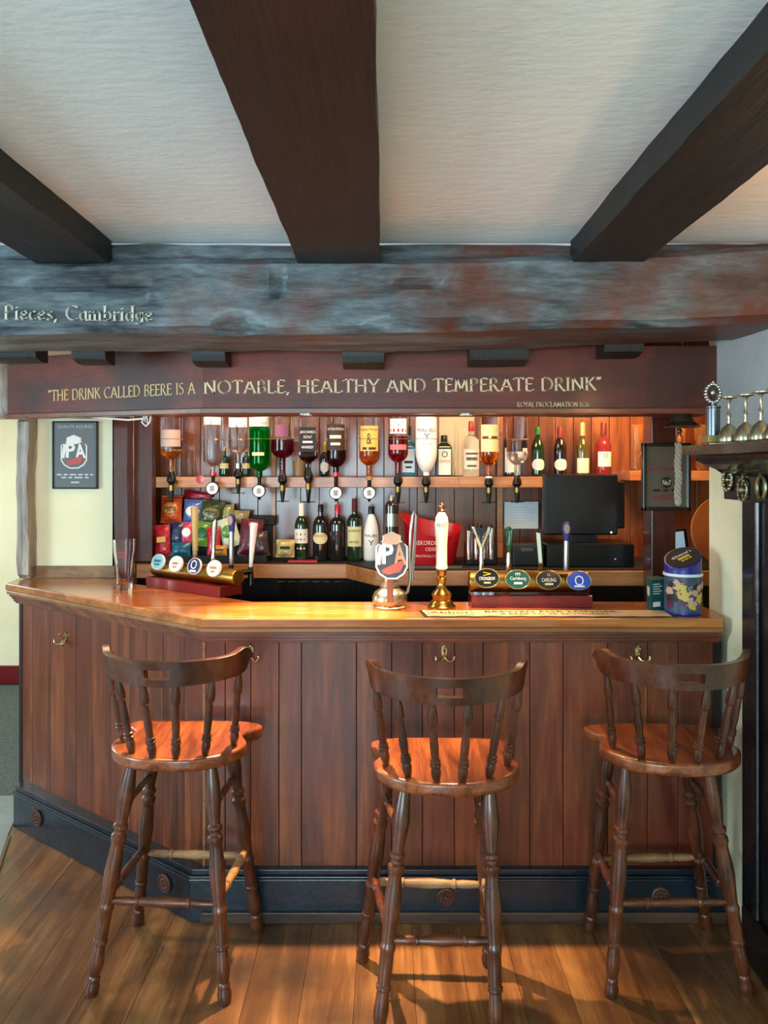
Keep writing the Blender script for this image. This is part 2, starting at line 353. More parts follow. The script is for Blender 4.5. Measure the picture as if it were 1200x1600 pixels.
        o = bpy.data.objects.new(name, me); COL.objects.link(o)
        if parent is not None: o.parent = parent
        else: o.location = o0
        WL[o] = o0
        if bevel:
            b = o.modifiers.new('edge', 'BEVEL'); b.width = bevel; b.segments = 2; b.limit_method = 'ANGLE'; b.angle_limit = R(40)
        if sub:
            b = o.modifiers.new('sub', 'SUBSURF'); b.levels = sub; b.render_levels = sub
        return o
def tag(o, label, cat, group=None, kind=None):
    o['label'] = label; o['category'] = cat
    if group: o['group'] = group
    if kind: o['kind'] = kind
    return o
def thing(name, label, cat, loc, group=None):
    o = bpy.data.objects.new(name, None); o.empty_display_size = .05; COL.objects.link(o); o.location = loc
    WL[o] = Vector(loc); return tag(o, label, cat, group)
def struct(o): o['kind'] = 'structure'; return o
def dup(root, loc, label):
    r = root.copy(); COL.objects.link(r); r.location = loc; r['label'] = label; WL[r] = Vector(loc)
    for ch in list(root.children):
        c = ch.copy(); COL.objects.link(c); c.parent = r
        for g in list(ch.children):
            d = g.copy(); COL.objects.link(d); d.parent = c
    return r
def facing(px, py, Y): return TR(pt(px, py, Y))

# ------------------------------------------------------------------ the room
b = B(); x = -4.2; rnd = random.Random(3)
while x < 1.5:
    wd = rnd.uniform(.15, .19); y = -3.2-rnd.random()*1.5
    while y < 3.9:
        ln = rnd.uniform(2.2, 3.4)
        lim = 4.4
        b.box(x+.0007, x+wd-.0007, max(y, -3.2)+.001, min(y+ln, lim)-.001, -.02, 0)
        y += ln
    x += wd
struct(b.build('floor', [W_FLOOR]))
struct(B().box(-4.3, 2.3, -3.3, 6.1, -.06, -.021).build('floor_base', DARKV))
# carpet of the room on the left, meeting the boards along a metal strip
b = B(); b.ext([(-1.79, 3.93), (-1.80, 5.9), (-4.2, 5.9), (-4.2, 3.93)][::-1], .0005, .009); struct(b.build('floor_carpet', CARPET))
b = B(); b.ext([(-4.2, 1.2), (-.93, 1.2), (-1.675, 3.50), (-1.79, 3.93), (-4.2, 3.93)], .0005, .006); struct(b.build('floor_vinyl', mat('pale_blue_grey_vinyl', '#8d979d', .3, var=.4, vscale=5)))  # pale blue area: daylight reflected off the floor, put into the colour
b = B(); b.ext([(-.93, 1.2), (-.915, 1.2), (-1.66, 3.50), (-1.675, 3.50)], .0, .008); struct(b.build('trim_threshold', W_POST))
b = B(); b.box(-4.3, 1.35, -3.3, 2.46, 2.345, 2.40); struct(b.build('ceiling', CEIL))
b = B(); b.box(-4.3, 2.2, 2.46, 6.1, 2.16, 2.22); struct(b.build('ceiling_back', mat('cream_ceiling', '#cfc6ae', .8)))
struct(B().box(1.26, 1.36, -3.3, 3.05, 0, 2.40).build('wall_right', [YELL]))
struct(B().box(1.245, 1.262, 1.0, 2.96, 1.70, 2.16).build('wall_chimney', [GREYW]))
struct(B().box(1.36, 2.2, 2.95, 3.05, 0, 2.4).build('wall_partition', YELL))
struct(B().box(2.1, 2.2, 3.05, 6.1, 0, 2.3).build('wall_back_right', YELL))
struct(B().box(-4.3, 2.2, 6.0, 6.1, 0, 2.3).build('wall_far', YELL))
b = B(); b.box(-4.3, -4.2, -3.3, -.05, 0, 2.4).box(-4.3, -4.2, 1.45, 6.1, 0, 2.4).box(-4.3, -4.2, -.05, 1.45, 0, .84).box(-4.3, -4.2, -.05, 1.45, 2.0, 2.4); struct(b.build('wall_left', OFFW))
b = B(); b.box(-4.26, -4.22, -.05, 1.45, .84, .89).box(-4.26, -4.22, -.05, 1.45, 1.95, 2.0).box(-4.26, -4.22, -.05, 0, .84, 2).box(-4.26, -4.22, 1.40, 1.45, .84, 2).box(-4.26, -4.22, .68, .72, .84, 2); struct(b.build('window_3', [WHITE]))  # assumed unseen window, added for light from the left
# wall behind the viewer with two assumed window openings
b = B()
b.box(-4.3, 1.3, -3.3, -3.15, 0, .82); b.box(-4.3, 1.3, -3.3, -3.15, 2.02, 2.4)
for a0, a1 in ((-4.3, -2.33), (-1.17, -.93), (.23, 1.3)): b.box(a0, a1, -3.3, -3.15, .82, 2.02)
struct(b.build('wall_front', OFFW))
for i, cx in enumerate((-1.75, -.35)):
    b = B(); z0, z1, x0, x1 = .82, 2.02, cx-.58, cx+.58
    b.box(x0, x1, -3.24, -3.2, z0, z0+.05).box(x0, x1, -3.24, -3.2, z1-.05, z1).box(x0, x0+.05, -3.24, -3.2, z0, z1).box(x1-.05, x1, -3.24, -3.2, z0, z1)
    b.box(cx-.02, cx+.02, -3.24, -3.2, z0, z1).box(x0, x1, -3.24, -3.2, 1.4, 1.43)
    struct(b.build('window_%d' % (i+1), [WHITE]))
struct(B().box(-4.2, -1.3, 5.975, 6.0, .0, .13).build('baseboard_far', REDP))
# cream wall piece beside the bar with its oak skirting on the counter
b = B(); b.box(-1.79, -1.25, 3.885, 3.985, 1.0, 2.16).box(-1.79, -1.70, 3.885, 3.985, 0, 1.0); struct(b.build('wall_stub', YELL))
struct(B().box(-1.712, -1.27, 3.868, 3.886, 1.1, 1.158).build('trim_stub_skirting', W_WORN, bevel=.002))
struct(B().box(-1.835, -1.80, 4.1, 4.3, 0, 2.1).build('wall_corner_left', mat('white_wall', '#d9d9cf', .7)))
def rough_bar(name, x0, x1, y0, y1, z0, z1, m, amp=.008, step=.03, seed=0, sx=1., chips=(), bow=None, fq=7):
    """a hewn timber: every face gridded and pushed about by noise"""
    nx, ny, nz = [max(2, int(d/step)) for d in (x1-x0, y1-y0, z1-z0)]
    nx, ny, nz = min(nx, 130), min(ny, 130), min(nz, 60)
    idx = {}; vs = []; fs = []
    def V(i, j, k):
        if (i, j, k) in idx: return idx[(i, j, k)]
        p = Vector((x0+(x1-x0)*i/nx, y0+(y1-y0)*j/ny, z0+(z1-z0)*k/nz))
        q = Vector((p.x*sx*fq, p.y*fq if sx == 1 else p.y*fq, p.z*fq))+Vector((seed*3.1, seed, 0))
        d = noise.noise_vector(q*.5)*amp*1.6+noise.noise_vector(q*2)*amp*.6
        rnd_ = 0
        if j == 0 and k == 0: p += Vector((0, .012, .012))
        if j == 0 and k == nz: p += Vector((0, .01, -.01))
        for (cx, cz, rx, rz, dep) in chips:
            if j <= 1:
                u = ((p.x-cx)/rx)**2+((p.z-cz)/rz)**2
                if u < 1: d.y += dep*(1-u**2)
        if bow: d.z += bow(p.x)
        idx[(i, j, k)] = len(vs); vs.append(p+d); return len(vs)-1
    for i in range(nx):
        for j in range(ny):
            fs.append((V(i, j, 0), V(i, j+1, 0), V(i+1, j+1, 0), V(i+1, j, 0))); fs.append((V(i, j, nz), V(i+1, j, nz), V(i+1, j+1, nz), V(i, j+1, nz)))
    for i in range(nx):
        for k in range(nz):
            fs.append((V(i, 0, k), V(i+1, 0, k), V(i+1, 0, k+1), V(i, 0, k+1))); fs.append((V(i, ny, k), V(i, ny, k+1), V(i+1, ny, k+1), V(i+1, ny, k)))
    for j in range(ny):
        for k in range(nz):
            fs.append((V(0, j, k), V(0, j, k+1), V(0, j+1, k+1), V(0, j+1, k))); fs.append((V(nx, j, k), V(nx, j+1, k), V(nx, j+1, k+1), V(nx, j, k+1)))
    bb = B(); bb.add(vs, fs); return bb
# the great cross beam with its painted words
def bowz(x): return .022*max(0, x)**1.2*1.4
b = rough_bar('x', -2.6, 1.25, 2.40, 2.80, 2.055, 2.285, W_BEAM, amp=.006, step=.02, seed=2, sx=.7, bow=bowz,
    chips=[(-.325, 2.205, .014, .045, .03), (-.46, 2.075, .06, .03, .03), (.1, 2.20, .10, .012, .02), (-.7, 2.155, .035, .01, .015), (.15, 2.08, .2, .014, .02), (-.95, 2.20, .3, .006, .015), (-.2, 2.16, .03, .008, .012)])
beam = b.build('cross_beam', W_BEAM); tag(beam, 'great hewn dark beam across the room carrying painted place words', 'beam')
b = B(); b.pen('Pieces, Cambridge', .452, .044, TR(pt(6, 499, 2.381)) @ RY(R(.6)), nib=.13, ang=30)
b.build('painted_lettering', PAINT_TXT2, beam)
b = rough_bar('x', -2.6, 1.25, 2.435, 2.60, 2.268, 2.343, W_BEAM, amp=.007, step=.03, seed=5, sx=.5)
tag(b.build('wall_plate', W_BEAM), 'rough timber lying along the top of the great cross beam', 'beam')
JL = ['short-looking dark joist over the left end of the cross beam', 'broad dark joist in the middle of the white ceiling', 'dark joist running to the ceiling corner above the fireplace']
for i, (x0, x1) in enumerate(((-1.06, -.84), (-.262, -.012), (.575, .79))):
    b = rough_bar('x', x0, x1, -3.14, 2.43, 2.27, 2.3445, W_JOIST, amp=.0035, step=.045, seed=9+i)
    tag(b.build('ceiling_joist', W_JOIST), JL[i], 'beam', 'joists across the white ceiling')
JR = ['small dark joist end above the word BEERE', 'small dark joist end above the word HEALTHY', 'small dark joist end above the word TEMPERATE', 'small dark joist end above the closing quotation mark', 'dark joist end over the left end of the fascia', 'second dark joist end over the left fascia']
for i, (x0, x1, zz) in enumerate(((-.69, -.57, 2.015), (-.15, .0, 2.01), (.31, .52, 2.02), (.79, .93, 2.05), (-1.42, -1.25, 2.03), (-1.12, -1.0, 2.02))):
    b = rough_bar('x', x0, x1, 2.815, 2.928, zz, 2.159, W_JOIST, amp=.003, step=.04, seed=20+i)
    tag(b.build('joist_end', W_JOIST), JR[i], 'beam', 'joist ends between beam and fascia')
# lintel, posts on the left
tag(rough_bar('x', -2.9, -1.24, 3.80, 3.88, 1.882, 2.159, W_JOIST, amp=.004, step=.05, seed=31).build('door_lintel', W_OLDPOST), 'dark lintel over the left doorway and the cream wall', 'beam')
tag(rough_bar('x', -1.768, -1.714, 3.79, 3.88, 1.103, 1.885, W_OLDPOST, amp=.006, step=.02, seed=32).build('door_post', W_OLDPOST), 'gnarled weathered post standing on the counter left of the poster', 'post')
tag(rough_bar('x', -1.30, -1.235, 3.79, 3.885, 1.103, 1.885, W_OLDPOST, amp=.003, step=.03, seed=33).build('timber_post', W_POST), 'brown post at the right edge of the cream wall behind the pint glass', 'post')

# ------------------------------------------------------------------ fascia with the painted quotation
FC = (-.676, 2.945)       # corner of the two boards
FL = (-1.575, 3.29)
fas = thing('fascia_board', 'red-brown board above the bar painted with a quotation about beer', 'sign', (.3, 2.95, 1.86))
b = B(); b.box(FC[0], 1.255, 2.945, 2.975, 1.862, 2.10)
b.build('main_board', W_FASCIA, fas, bevel=.002)
dx, dy = FL[0]-FC[0], FL[1]-FC[1]; ll = math.hypot(dx, dy); TA = TR((FL[0], FL[1], 0)) @ RZ(math.atan2(-dy, -dx))
b = B(); b.box(0, ll, 0, .03, 1.862, 2.10, TA); b.build('angled_board', W_FASCIA, fas, bevel=.002)
b = B(); b.box(FC[0]-.005, 1.255, 2.930, 2.985, 1.845, 1.866); b.box(0, ll, -.015, .04, 1.845, 1.866, TA)
b.build('bottom_ledge', W_MOULD, fas, bevel=.003)
YF = 2.9435
b = B(); TT = lambda px, py: TR(pt(px, py, YF))
b.pen('NOTABLE, HEALTHY AND TEMPERATE DRINK"', PX(942, YF)-PX(318, YF), .048, TT(318, 615) @ RY(R(-.5)))
b.build('painted_quotation', PAINT_TXT, fas); b = B()
b.pen('ROYAL PROCLAMATION 1636', PX(921, YF)-PX(808, YF), .018, TT(808, 635.5))
b.build('painted_attribution', PAINT_TXT, fas); b = B()
# left board: letters start near its far end
def on_left(px):          # distance along the left board where a sight line meets it
    r = (px-HX)/F; c, s_ = -dx/ll, -dy/ll
    return (r*FL[1]-FL[0])/(c-r*s_)
t0, t1 = on_left(76), on_left(306)
b.pen('"THE DRINK CALLED BEERE IS A', t1-t0, .042, TA @ TR((t0, -.0015, 1.915)) @ RY(R(-.6)))
b.build('painted_quotation', mat('ochre_lettering', '#d8b880', .7), fas)
for (px, Y) in ((478, 2.925), (728, 2.925)):
    b = B(); b.lathe([(.026, 0), (.026, .006), (.019, .008), (.017, .003)], 20, TR((PX(px, Y), Y, 1.838)), 0)
    b.lathe([(.0175, 0), (.001, -.002)], 16, TR((PX(px, Y), Y, 1.8405)), 1)
    b.build('downlight', [CHROME, mat('lamp_glow', '#ffe0b0', .4, emit='#ffd9a0', es=12)], fas)
# soffit timber behind the fascia
tag(rough_bar('x', -1.00, 1.28, 3.10, 3.24, 1.852, 2.159, W_JOIST, amp=.003, step=.05, seed=41).build('soffit_beam', W_FASCIA), 'dark timber running behind the lettered board above the bottles', 'beam')
# slack white cable at the left end
b = B(); b.tube([pt(225, 650, 3.165), pt(222, 660, 3.16), pt(228, 666, 3.16), pt(234, 660, 3.16), pt(236, 648, 3.165)], .004, 8)
b.tube([pt(228, 650, 3.165), pt(226, 658, 3.16), pt(231, 662, 3.16), pt(229, 648, 3.165)], .003, 8)
b.tube([pt(128, 650, 3.25), pt(160, 653, 3.22), pt(200, 656, 3.19), pt(224, 654, 3.165)], .004, 8)
tag(b.build('cable', WHITE), 'slack white cable looping down below the left fascia board', 'cable')

# ------------------------------------------------------------------ the bar counter
bar = thing('bar_counter', 'long oak-topped bar with boarded front and dark kickboard', 'bar', (0, 2.95, 0))
TOPP = [(-1.779, 3.697), (-.657, 2.834), (1.222, 2.834), (1.254, 3.0), (1.254, 3.19), (-.53, 3.19), (-1.24, 3.735), (-1.24, 3.864), (-1.79, 3.864)]
b = B(); b.ext(TOPP, 1.066, 1.10); b.build('countertop', W_TOP, bar, bevel=.005)
def offs(d):          # front line of the bar moved back by d
    c = (-.657+d*.33, 2.834+d); e = (-1.779+d*1.0, 3.697+d*.3)
    return [e, c, (1.225, 2.834+d)]
def front(d, z0, z1, back=.5):
    e, c, r = offs(d); return [(e[0], e[1]), c, r, (r[0], 3.1), (c[0]+.2, 3.1), (e[0]+.05, 3.84)]
b = B(); b.ext(front(.004, 0, 0), 1.048, 1.0655)
b.build('counter_lip', W_EDGE, bar, bevel=.004)
b = B()
for d, z0, z1 in ((.016, 1.036, 1.0478), (.026, 1.024, 1.0362), (.034, 1.012, 1.0242), (.042, 1.004, 1.0125)): b.ext(front(d, 0, 0), z0, z1)
b.build('cornice_moulding', W_MOULD, bar, bevel=.002)
# boards of the front, their joints read from the photo
b = B(); YP = 2.884
seams = [319, 352, 392, 436, 471, 557, 612, 660, 710, 755, 828, 880, 950, 1012, 1060, 1124]
for s0, s1 in zip(seams, seams[1:]):
    b.box(PX(s0, YP)+.0012, PX(s1, YP)-.0012, YP, YP+.02, .17, 1.006)
TLP = TR((-1.71, 3.70, 0)) @ RZ(math.atan2(2.884-3.70, -.659+1.71)); ln = math.hypot(2.884-3.70, -.659+1.71)
c = 0; ws = [.11, .155, .115, .095, .12, .14, .135, .115, .10, .13, .2]
for wd in ws:
    e = min(c+wd, ln); b.box(c+.0012, e-.0012, 0, .02, .17, 1.006, TLP); c = e
    if c >= ln: break
b.build('front_panel', W_PANEL, bar, bevel=.0015)
b = B(); b.box(-.66, 1.2, YP+.0205, YP+.04, .1, 1.0); b.box(0, ln, .0205, .04, .1, 1.0, TLP); b.box(-.005, .02, -.003, .12, .0, 1.02, TLP)
b.box(1.205, 1.235, YP-.004, YP+.05, 0, 1.006)
b.build('carcass', DARKV, bar)
b = B(); b.box(-.006, .006, -.003, .03, .17, 1.005, TR((-.659, 2.884, 0)) @ RZ(R(-20))); b.build('corner_bead', W_EDGE, bar, bevel=.003)
# kickboard with moulded top and a low plinth
KC, KL = (-.70, 2.846), (-1.695, 3.600)
def kick(d, z0, z1, bb, mi=0):
    bb.ext([(KL[0]-d*.9, KL[1]-d*.3), (KC[0]-d*.33, KC[1]-d), (1.25, KC[1]-d), (1.25, 2.93), (-.55, 2.93), (KL[0]+.1, KL[1]+.16), (KL[0]-d*.9, KL[1]+.12)], z0, z1, mi=mi)
b = B(); kick(0, .0, .150, b); kick(.008, .150, .158, b); kick(.004, .158, .166, b); kick(-.008, .166, .186, b)
b.build('kickboard', KICK, bar, bevel=.003)
b = B(); b.box(-.66, 1.245, 2.834, 2.846, 0, .04); b.build('plinth', wood('worn_plinth', '#2a1c15', '#5a3d2c', grain=(1.2, 14, 14), rough=.5, coat=.1), bar, bevel=.003)
# round vents on the kickboard
def vent(T):
    b = B(); b.lathe([(.034, 0), (.034, .006), (.029, .008), (.027, .004), (.001, .003)], 28, T, 0)
    for k in range(10):
        a = 2*pi*k/10; b.ball((.017*cos(a), .017*sin(a), .004), .006, T, 0, 8)
    b.ball((0, 0, .004), .007, T, 0, 8)
    o = b.build('vent_rosette', mat('old_copper', '#5c3a2c', .5, .4, bump=.3), bar); o['label'] = 'round copper-brown vent rosette'
for px, py in ((697, 1402), (1032, 1400)): vent(TR(pt(px, py, 2.848)) @ RX(pi/2))
DK = math.atan2(KC[1]-KL[1], KC[0]-KL[0])
for t_ in (.17, .885):
    vent(TR((KL[0]+(KC[0]-KL[0])*t_, KL[1]+(KC[1]-KL[1])*t_-.004, .098)) @ RZ(DK) @ RX(pi/2))
# double coat hooks
def hook(T):
    b = B(); b.lathe([(.015, 0), (.014, .004), (.001, .006)], 18, T @ TR((0, 0, .006)) @ RX(pi/2) @ Matrix.Diagonal((.7, 1.6, 1, 1)), 0)
    for s in (-1, 1):
        pts = [T @ Vector(p) for p in ((0, -.004, -.012), (s*.012, -.018, -.024), (s*.024, -.032, -.026), (s*.032, -.038, -.016), (s*.034, -.036, -.006))]
        b.tube(pts, [.005, .0045, .004, .0035, .0035], 8); b.ball(pts[-1], .0055, I4, 0, 8)
    b.tube([T @ Vector(p) for p in ((0, -.004, .004), (0, -.02, .010), (0, -.03, .020))], .004, 8); b.ball(T @ Vector((0, -.03, .022)), .006, I4, 0, 8)
    o = b.build('coat_hook', PALEBR, bar); o['label'] = 'small brass double hook'
for px in (392, 694, 996): hook(TR(pt(px, 1020, YP-.001)))
hook(TLP @ TR((.40, -.001, PZ(990, 3.45)-.02)))
# under the staff side of the bar
struct(B().box(-.5, 1.25, 3.10, 3.16, 0, 1.04).build('wall_staff_side', DARKV))

# ------------------------------------------------------------------ back bar
BW = 4.15; BZ0 = 1.1705
b = B(); rnd = random.Random(11); px = 205
seamz = [(205, 250), (250, 284), (284, 313), (313, 343), (343, 374), (374, 403), (403, 425), (431, 470), (470, 499), (499, 528), (528, 558), (558, 600), (600, 640), (640, 652), (652, 681), (681, 710), (710, 740), (740, 775), (785, 812), (812, 842), (842, 868), (868, 896), (896, 924), (924, 952), (952, 985), (985, 1020), (1020, 1050), (1050, 1088), (1088, 1130), (1130, 1180)]
for s0, s1 in seamz:
    b.box(PX(s0, BW)+.0015, PX(s1, BW)-.0015, BW, BW+.015, 1.0, 2.13)
struct(b.build('wall_back_panelling', W_BACK, bevel=.0015))
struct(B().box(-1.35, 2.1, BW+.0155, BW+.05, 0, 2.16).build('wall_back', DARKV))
struct(B().box(-1.34, -1.27, 3.885, BW+.02, 0, 2.16).build('wall_back_left', [W_POST]))
for i, (s0, s1, lab) in enumerate(((425, 431.5, 'narrow pale batten on the back boards left of the row of standing bottles'), (776, 785, 'narrow batten on the back boards beside the paper note'))):
    tag(B().box(PX(s0, BW), PX(s1, BW), BW-.02, BW-.0005, 1.17, 2.1).build('batten', W_SHELF, bevel=.002), lab, 'batten')
tag(B().box(PX(209, 3.93), PX(238, 3.93), 3.93, 3.99, BZ0, 2.1).build('upright_post', W_POST, bevel=.004), 'dark upright at the left end of the back bar beside the snack packets', 'post')
tag(B().box(PX(1018, 3.45), PX(1056, 3.45), 3.45, 3.56, 0, 2.155).build('upright_post', W_POST, bevel=.004), 'dark red post behind the framed mirror', 'post')
# cream recess behind the tall bottle
cup = B(); cup.box(PX(686, 4.13), PX(741, 4.13), 4.12, 4.149, 1.60, 1.925)
tag(cup.build('cream_board', mat('cream_board_paint', '#d8c39a', .6)), 'cream board on the back wall behind the clear tall spirit bottle', 'board')
# upper shelf and its bracketed edge
SZ = 1.595
tag(B().box(PX(243, 3.98), PX(962, 3.98), 3.98, BW-.001, SZ-.055, SZ).build('bottle_shelf', W_SHELF, bevel=.003), 'pine shelf of bottles along the back boards', 'shelf')
tag(B().box(PX(985, 3.98), PX(1125, 3.98), 3.98, BW-.001, SZ-.02, SZ+.03).build('glass_shelf', W_SHELF, bevel=.003), 'short pine shelf of glasses behind the framed mirror', 'shelf')
b = B(); b.lathe([(.022, 0), (.022, .002), (.001, .003)], 24, TR(pt(313, 749, 3.979)) @ RX(pi/2)); tag(b.build('round_sticker', RED), 'round red sticker on the edge of the bottle shelf', 'sticker')
# work surface
BZ = 1.17
wt = thing('back_worktop', 'oak-edged back worktop with dark top under the standing bottles', 'worktop', (0, 3.9, BZ))
P_ = [(-1.225, 3.89), (PX(541, 3.88), 3.88), (PX(588, 3.66), 3.64), (1.15, 3.64), (1.30, 3.64), (2.09, 3.64), (2.09, BW-.001), (-1.225, BW-.001)]
b = B(); b.ext(P_, BZ-.075, BZ-.006); b.build('edge_board', W_SHELF, wt, bevel=.003)
b = B(); b.ext([(x_, y_+(.012 if y_ < 4 else 0)) for x_, y_ in P_], BZ-.0055, BZ); b.build('dark_top', BLACKM, wt)
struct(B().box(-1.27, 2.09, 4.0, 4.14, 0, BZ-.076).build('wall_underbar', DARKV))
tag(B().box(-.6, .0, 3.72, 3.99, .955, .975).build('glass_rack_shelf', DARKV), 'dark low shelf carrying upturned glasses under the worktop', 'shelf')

# ------------------------------------------------------------------ bottles
def label_band(bb, c, r, z0, z1, mi, half=62, n=16):
    bb.lathe([(r+.0008, z0), (r+.0008, z1)], n, TR((c[0], c[1], 0)), mi, a0=270-half, a1=270+half)
def liquid(name, col, rough=.03, trans=.9):
    return mat(name, col, rough, 0, trans, 1.33)
def neckp(r, rn, zb, zs, zn0, zn1):     # body from base zb to shoulder zs, neck from zn0 to zn1 (works upside down too)
    s = 1 if zs > zb else -1
    p = [(r*.86, zb), (r*.98, zb+s*.006), (r, zb+s*.014), (r, zs)]
    for i in range(1, 10):
        t = i/10; p.append((rn+(r-rn)*(1-t**1.9)**.8, zs+(zn0-zs)*t))
    p += [(rn, zn0), (rn*.95, zn1)]
    return p
def opticB(c, z1, z0, tall=None):
    """tapered black measure with a cross bar"""
    h = z1-z0; p = [(.012, z1), (.014, z1-.08*h), (.022, z1-.22*h), (.023, z1-.32*h), (.013, z1-.42*h), (.014, z1-.6*h), (.012, z1-.72*h), (.007, z1-.98*h), (.004, z0)]
    b = B(); b.lathe(p[::-1], 18, TR((c[0], c[1], 0)), 0)
    b.lathe([(.0145, z1-.62*h), (.0145, z1-.45*h)], 18, TR((c[0], c[1], 0)), 1)
    b.cyl((c[0]-.034, c[1], z0+.006), (c[0]+.034, c[1], z0+.006), .0025, n=8, mi=0)
    b.box(c[0]-.012, c[0]+.012, c[1], 3.984, z1-.40*h, z1-.30*h)
    return b
def opticA(c, z1, zd, z0):
    """measure with a white round dial"""
    b = B(); b.lathe([(.004, z0), (.009, z0+.012), (.010, z1-.01), (.013, z1)], 16, TR((c[0], c[1], 0)), 0)
    b.lathe([(.0325, 0), (.0325, .018), (.029, .021), (.028, .019)], 28, TR((c[0], c[1]-.003, zd)) @ RX(pi/2), 0)
    b.box(c[0]-.012, c[0]+.012, c[1], 3.984, zd+.015, zd+.03)
    q = B(); q.lathe([(.028, .0192), (.001, .0195)], 28, TR((c[0], c[1]-.003, zd)) @ RX(pi/2), 0)
    q.box(c[0]-.011, c[0]+.011, c[1]-.0236, c[1]-.0228, zd-.014, zd+.014, mi=1)
    return b, q
OPT_G = 'upturned spirit bottles on optics above the back bar'
def optic_bottle(px, wpx, ysh, yn0, yn1, yd, kind, label, glass, liq=None, yliq=None, lab=None, Y=3.90, square=False, cap=None, ybase=650, rod=None):
    c = (PX(px, Y), Y); r = wpx/2/F*Y; Z = lambda y: PZ(y, Y)
    t = thing('spirit_bottle', label, 'bottle', (c[0], c[1], Z(yd)), OPT_G)
    prof = neckp(r, .0155, Z(ybase), Z(ysh), Z(yn0), Z(yn1))
    kw = dict(sx=.97, sy=.97) if not square else {}
    b = B()
    if square:
        for i in range(1): b.lathe([(q[0]*1.25 if q[0] > .03 else q[0]*1.3, q[1]) for q in prof][::-1], 4, TR((c[0], c[1], 0)) @ RZ(pi/4), 0, sm=False)
        o = b.build('glass_body', glass, t, bevel=.008)
    else:
        b.lathe(prof[::-1], 28, TR((c[0], c[1], 0)), 0); o = b.build('glass_body', glass, t)
    if liq:
        lp = [(q[0]-.0025, q[1]+(.0 if i else 0)) for i, q in enumerate(prof)]
        zl = Z(yliq); out = [(lp[3][0], zl)]
        for q in lp:
            if q[1] < zl-.001: out.append(q)
        b = B()
        if square: b.lathe([(q[0]*1.22, q[1]) for q in out][::-1], 4, TR((c[0], c[1], 0)) @ RZ(pi/4), 0, sm=False)
        else: b.lathe(out[::-1], 28, TR((c[0], c[1], 0)), 0)
        b.build('liquid', liq, t)
    if lab:
        for (z_hi, z_lo, mats, half, texts) in lab:
            b = B(); rr = r
            if square:
                hw = r*.82; b.box(c[0]-hw, c[0]+hw, c[1]-r*.885-.0015, c[1]-r*.885-.0005, Z(z_lo), Z(z_hi), mi=0)
                for (tx, wf, y_, hpx, mi) in texts: b.text(tx, hw*2*wf, hpx/F*Y, TR((c[0], c[1]-r*.885-.0022, Z(y_))), mi)
            else:
                label_band(b, c, rr, Z(z_lo), Z(z_hi), 0, half)
                for (tx, wf, y_, hpx, mi) in texts: b.text(tx, 2*rr*wf, hpx/F*Y, TR((c[0], c[1], Z(y_))), mi, bend=rr+.0016)
            b.build('paper_label', mats, t)
    if cap: b = B(); b.lathe([(.0165, Z(yn1)), (.0165, Z(cap[1]))], 18, TR((c[0], c[1], 0)), 0); b.build('neck_foil', cap[0], t)
    if kind == 'B':
        b = opticB(c, Z(yn1)+.006, Z(yd)); b.build('optic_measure', [BLACK, BRASSD, WHITE], t)
    else:
        b, q = opticA(c, Z(yn1)+.004, Z(yd), Z(yd+14)); om = b.build('optic_measure', BLACK, t); q.build('dial_plate', [WHITE, mat('dial_print', '#8d8f88', .5)], om)
    # sprung wire ring holding the bottle
    b = B(); zr = Z(686); b.tube([(c[0]+(r+.002)*cos(a), c[1]+(r+.002)*sin(a), zr) for a in [2*pi*k/24 for k in range(24)]], .0012, 6, closed=True)
    b.box(c[0]-.004, c[0]+.004, c[1]+r, c[1]+r+.012, zr-.004, zr+.004)
    if rod is not None: b.box(c[0]+rod-.003, c[0]+rod+.003, c[1]+(r*r-rod*rod)**.5, 4.1495, zr-.003, zr+.003)
    b.build('wire_ring', GOLD, t)
    return t
L_RUM = liquid('amber_liquid', (.75, .28, .05, 1)); L_AMB = liquid('red_amber_liquid', (.85, .22, .04, 1)); L_RED = liquid('crimson_liquid', (.42, .01, .03, 1))
L_PORT = liquid('port_liquid', (.16, .005, .02, 1)); L_DARK = liquid('dark_rum_liquid', (.06, .01, .01, 1)); L_WHISKY = liquid('whisky_liquid', (.75, .2, .03, 1))
LB = lambda n, c_: mat(n, c_, .6)
PINK = LB('pink_label', '#b0567c'); YLAB = LB('yellow_label', '#d9b65c')
optic_bottle(268, 33, 705, 718, 738, 785, 'B', 'upturned bottle with pale upper band and amber neck above the orange snack packet', GLASS, L_RUM, 702, [(672, 698, [LB('mauve_label', '#b59a90')], 70, [])], rod=-.036)
optic_bottle(333, 30, 716, 729, 743, 763, 'A', 'clear upturned bottle with a red-lettered top and white dial measure', GLASS, None, None, [(648, 664, [WHITE, RED], 60, [('~1', .9, 661, 5, 1)])], cap=(RED, 738))
optic_bottle(372.5, 30, 697, 708, 732, 772, 'B', 'clear upturned bottle with a white band left of the green one', GLASS, None, None, [(650, 668, [WHITE, INK], 75, [('~1', .9, 666, 4, 1)])], cap=(PEWTER, 724))
optic_bottle(405.5, 32, 724, 736, 746, 767, 'A', 'bright green upturned gin bottle with white dial measure', GLASSG, liquid('green_gin', (.0, .5, .1, 1)), 672, [(650, 667, [WHITE, mat('green_ink', '#0b7a35', .5)], 75, [('GORDON\'S', .9, 662, 5, 1)]), (707, 712, [CREAM, INK], 35, [])])
optic_bottle(441.5, 35, 703, 716, 738, 785, 'B', 'upturned round-shouldered bottle with dark red drink and purple label', GLASS, L_PORT, 687, [(664, 683, [LB('purple_label', '#7d4a66')], 35, [])], cap=(LB('port_foil', '#5a1f28'), 752))
